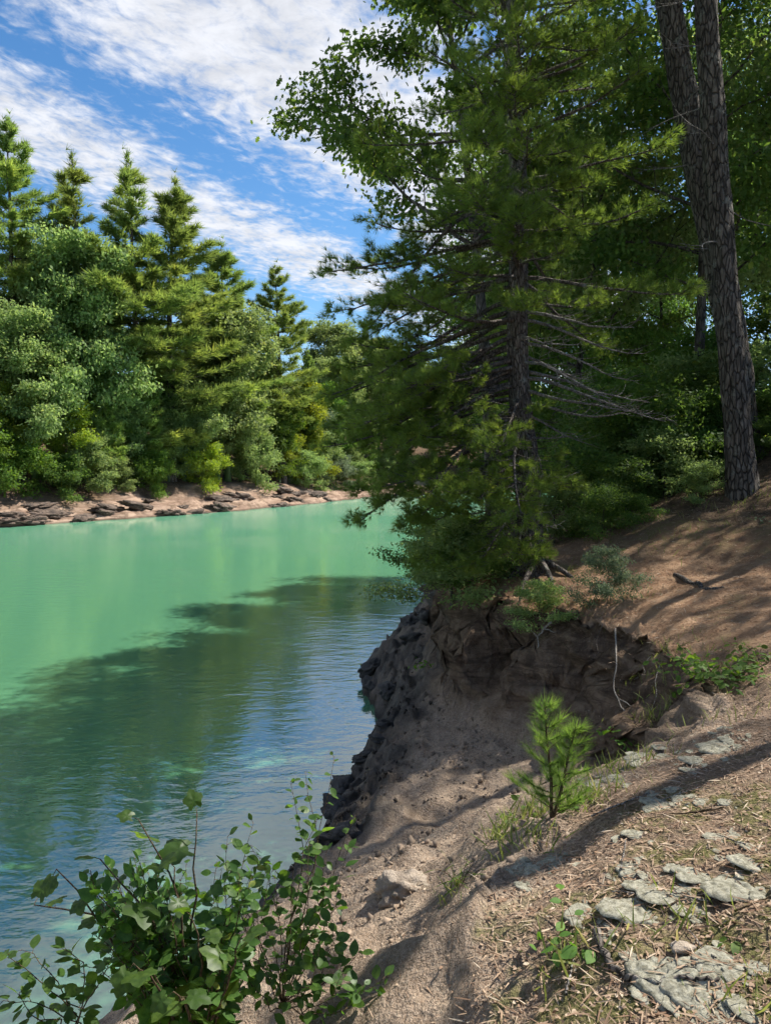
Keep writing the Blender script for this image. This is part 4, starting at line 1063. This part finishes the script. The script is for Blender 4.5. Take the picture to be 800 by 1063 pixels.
# roots and sticks
def stick(name, label, cat, pts, rad, mat, group=None, forks=()):
    w = Acc(); pts = np.asarray(pts); o = pts[0].copy(); L = np.linspace(0, 1, 4 * len(pts)); q = np.array([along(pts, t) for t in L]) - o
    q += rng.normal(size=q.shape) * rad * .35
    tube(w, q, rad * np.linspace(1, .45, len(q)), 8, .25, seed=rad * 999)
    for fk in forks:
        a = np.array(fk) - o; L = np.linspace(0, 1, 8); qq = np.array([along(a, t) for t in L]) + rng.normal(size=(8, 3)) * rad * .3; tube(w, qq, rad * np.linspace(.7, .25, 8), 6, .2)
    ob = obj(name, w.mesh(name, True), mat, loc=o); return tag(ob, label, cat, group)
def onface(px, py, lift=.03):
    p = G(px, py, 3.0); d = nrm(EYE - p); return p + d * lift
stick('root', 'long pale root dangling down the eroded bank face', 'root', [onface(638, 655), onface(640, 690), onface(636, 715), onface(645, 735), onface(654, 750)], .0085, M['root_pale'], None,
      [[onface(640, 725), onface(652, 732), onface(658, 742)], [onface(645, 735), onface(650, 742), onface(646, 752)]])
stick('root', 'short forked pale root sticking out below the pine foot', 'root', [onface(572, 648, .1), onface(564, 655, .12), onface(558, 662, .1), onface(558, 676, .08)], .012, M['root_pale'], None, [[onface(564, 655, .12), onface(576, 657, .14)], [onface(558, 662, .1), onface(548, 656, .1)]])
stick('root', 'dark root snaking over the ground beside the bright leafy plant', 'root', [G(*q) + [0, 0, .014] for q in ((618, 970), (624, 990), (634, 1010), (655, 1022), (680, 1026), (700, 1023), (722, 1021), (745, 1020))], .012, M['bark_pine'])
stick('root', 'brown root curving out of the path bank above the clump', 'root', [G(700, 598), G(720, 606), G(735, 612), G(752, 610)], .035, M['bark_pine'])
random.seed(31)
for i in range(15):
    px = random.uniform(450, 690); py = 640 + abs(px - 590) * .12 + random.uniform(-4, 40); L = random.uniform(10, 60); dx = random.uniform(-26, 26)
    stick('root', 'thin rootlet hanging from the lip of the eroded bank', 'root', [onface(px, py, .04), onface(px + dx * .5, py + L * .4, .05), onface(px + dx * .3, py + L * .7, .05), onface(px + dx, py + L, .04)], random.uniform(.003, .008), M[random.choice(['bark_stem', 'bark_pine', 'root_pale'])], 'thin roots hanging from the bank lip')
stick('log', 'grey fallen log lying on the shaded slope by the big trunks', 'log', [P(668, 452, 14.5), P(700, 447, 14.3), P(752, 444, 14.0)], .05, M['bark_dead'])
lS = 'thin dead twig lying on the needle litter'
random.seed(21)
for i in range(16):
    px, py = random.uniform(560, 790), random.uniform(790, 1050); p = G(px, py); a = random.uniform(0, 3.14); L = random.uniform(.1, .28)
    q = [np.array([p[0] + L * t * math.cos(a), p[1] + L * t * math.sin(a), 0]) for t in (0, .4, .7, 1)]
    for k in q: k[2] = gz(k[0], k[1]) + .012
    stick('twig', lS, 'twig', q, random.uniform(.002, .005), M['bark_dead'] if i % 2 else M['bark_stem'], 'dead twigs on the ground')

# ------------------------------------------------------------------ sky, sun, camera
AZ, EL = R(25), R(52)
SUN = Vector((math.cos(EL) * math.cos(AZ), math.cos(EL) * math.sin(AZ), math.sin(EL)))
def world():
    w = bpy.data.worlds.new('World'); SC.world = w; w.use_nodes = True; nt = w.node_tree; nt.nodes.clear(); n = N(nt)
    sky = n('ShaderNodeTexSky', sky_type='NISHITA', sun_disc=False, sun_elevation=EL, sun_rotation=math.pi / 2 - AZ, altitude=200, air_density=1.0, dust_density=.25, ozone_density=2.2)
    c = n('ShaderNodeHueSaturation', {'Color': sky.outputs[0], 'Saturation': 1.27, 'Value': 1.0}).outputs[0]
    g = n('ShaderNodeTexCoord').outputs['Generated']
    xyz = n('ShaderNodeSeparateXYZ', {0: g}).outputs
    z = n.math('MAXIMUM', xyz[2], .03); zz = n.math('ADD', z, 0.0)
    px = n.math('DIVIDE', xyz[0], zz); py = n.math('DIVIDE', xyz[1], zz)
    # cloud plane turned so that the bands run along u
    u = n.math('ADD', n.math('MULTIPLY', px, .42), n.math('MULTIPLY', py, .907))
    v = n.math('SUBTRACT', n.math('MULTIPLY', px, .907), n.math('MULTIPLY', py, .42))
    uv = n('ShaderNodeCombineXYZ', {0: u, 1: v, 2: 0.0}).outputs[0]
    str_ = n('ShaderNodeMapping', {'Vector': uv, 'Scale': (1.0, 1.2, 1)}).outputs[0]
    n1 = n.noise(str_, 1.5, 8, .62, .35)
    n2 = n.noise(uv, 5.5, 7, .65, .5)
    rip = n('ShaderNodeMapping', {'Vector': uv, 'Rotation': (0, 0, R(35)), 'Scale': (1.4, 2.3, 1)}).outputs[0]
    n3 = n.noise(rip, 8.5, 5, .6, .4)
    vw = n.math('ADD', v, n.math('MULTIPLY', n.math('SUBTRACT', n1, .5), .45))
    ramp = n('ShaderNodeValToRGB', {0: n.math('MULTIPLY_ADD', vw, 1 / 4.0, .75)}).outputs[0]   # v -3..1 -> 0..1
    cr = nt.nodes[-1].color_ramp
    stops = [(-3.0, .25), (-2.5, .12), (-2.3, .5), (-1.98, .84), (-1.78, .55), (-1.60, .1), (-1.45, .4), (-1.22, .88), (-.9, .9), (-.6, .5), (-.2, .25), (.4, .5), (1.0, .3)]
    cr.elements[0].position = 0; cr.elements[0].color = (stops[0][1],) * 3 + (1,)
    cr.elements[1].position = 1; cr.elements[1].color = (stops[-1][1],) * 3 + (1,)
    for vv, b in stops[1:-1]:
        e = cr.elements.new((vv + 3) / 4); e.color = (b, b, b, 1)
    cov = n.math('ADD', ramp, n.math('ADD', n.math('MULTIPLY', n.math('SUBTRACT', n2, .5), .95), n.math('MULTIPLY', n.math('SUBTRACT', n3, .5), 1.3)))
    cov = n.rng(cov, .18, .95, 0, .93)
    shade = n.rng(n2, .3, .7, 4.6, 6.0)
    cc = n('ShaderNodeCombineColor', {0: n.math('MULTIPLY', shade, .985), 1: shade, 2: n.math('MULTIPLY', shade, 1.05)}).outputs[0]
    col = n.mix(cov, c, cc)
    low = n.rng(xyz[2], -.02, .0)
    bg = n('ShaderNodeBackground', {'Color': col, 'Strength': .085})
    o = nt.nodes.new('ShaderNodeOutputWorld'); nt.links.new(bg.outputs[0], o.inputs[0])
world()
sl = bpy.data.lights.new('sun', 'SUN'); sl.energy = 5.0; sl.angle = R(.53); sl.color = (1.0, .95, .86)
so = link(bpy.data.objects.new('sun', sl)); so.rotation_euler = SUN.to_track_quat('Z', 'Y').to_euler(); so.location = (20, 10, 40)

cam = bpy.data.cameras.new('camera'); cam.sensor_fit = 'VERTICAL'; cam.angle_y = 2 * math.atan(531.5 / F) ; cam.clip_end = 2000; cam.clip_start = .05
co = link(bpy.data.objects.new('camera', cam)); co.location = EYE; co.rotation_euler = (math.pi / 2 - PITCH, 0, 0); SC.camera = co

SC.render.engine = 'CYCLES'
cy = SC.cycles
cy.max_bounces = 7; cy.diffuse_bounces = 3; cy.glossy_bounces = 3; cy.transmission_bounces = 4; cy.transparent_max_bounces = 4
cy.use_adaptive_sampling = True; cy.adaptive_threshold = .035
cy.use_denoising = True
cy.sample_clamp_indirect = 8
SC.render.use_persistent_data = False
vs = SC.view_settings
SC.display_settings.display_device = 'sRGB'
vs.view_transform = 'Standard'; vs.look = 'None'; vs.exposure = 1.0; vs.gamma = 1; vs.use_curve_mapping = False
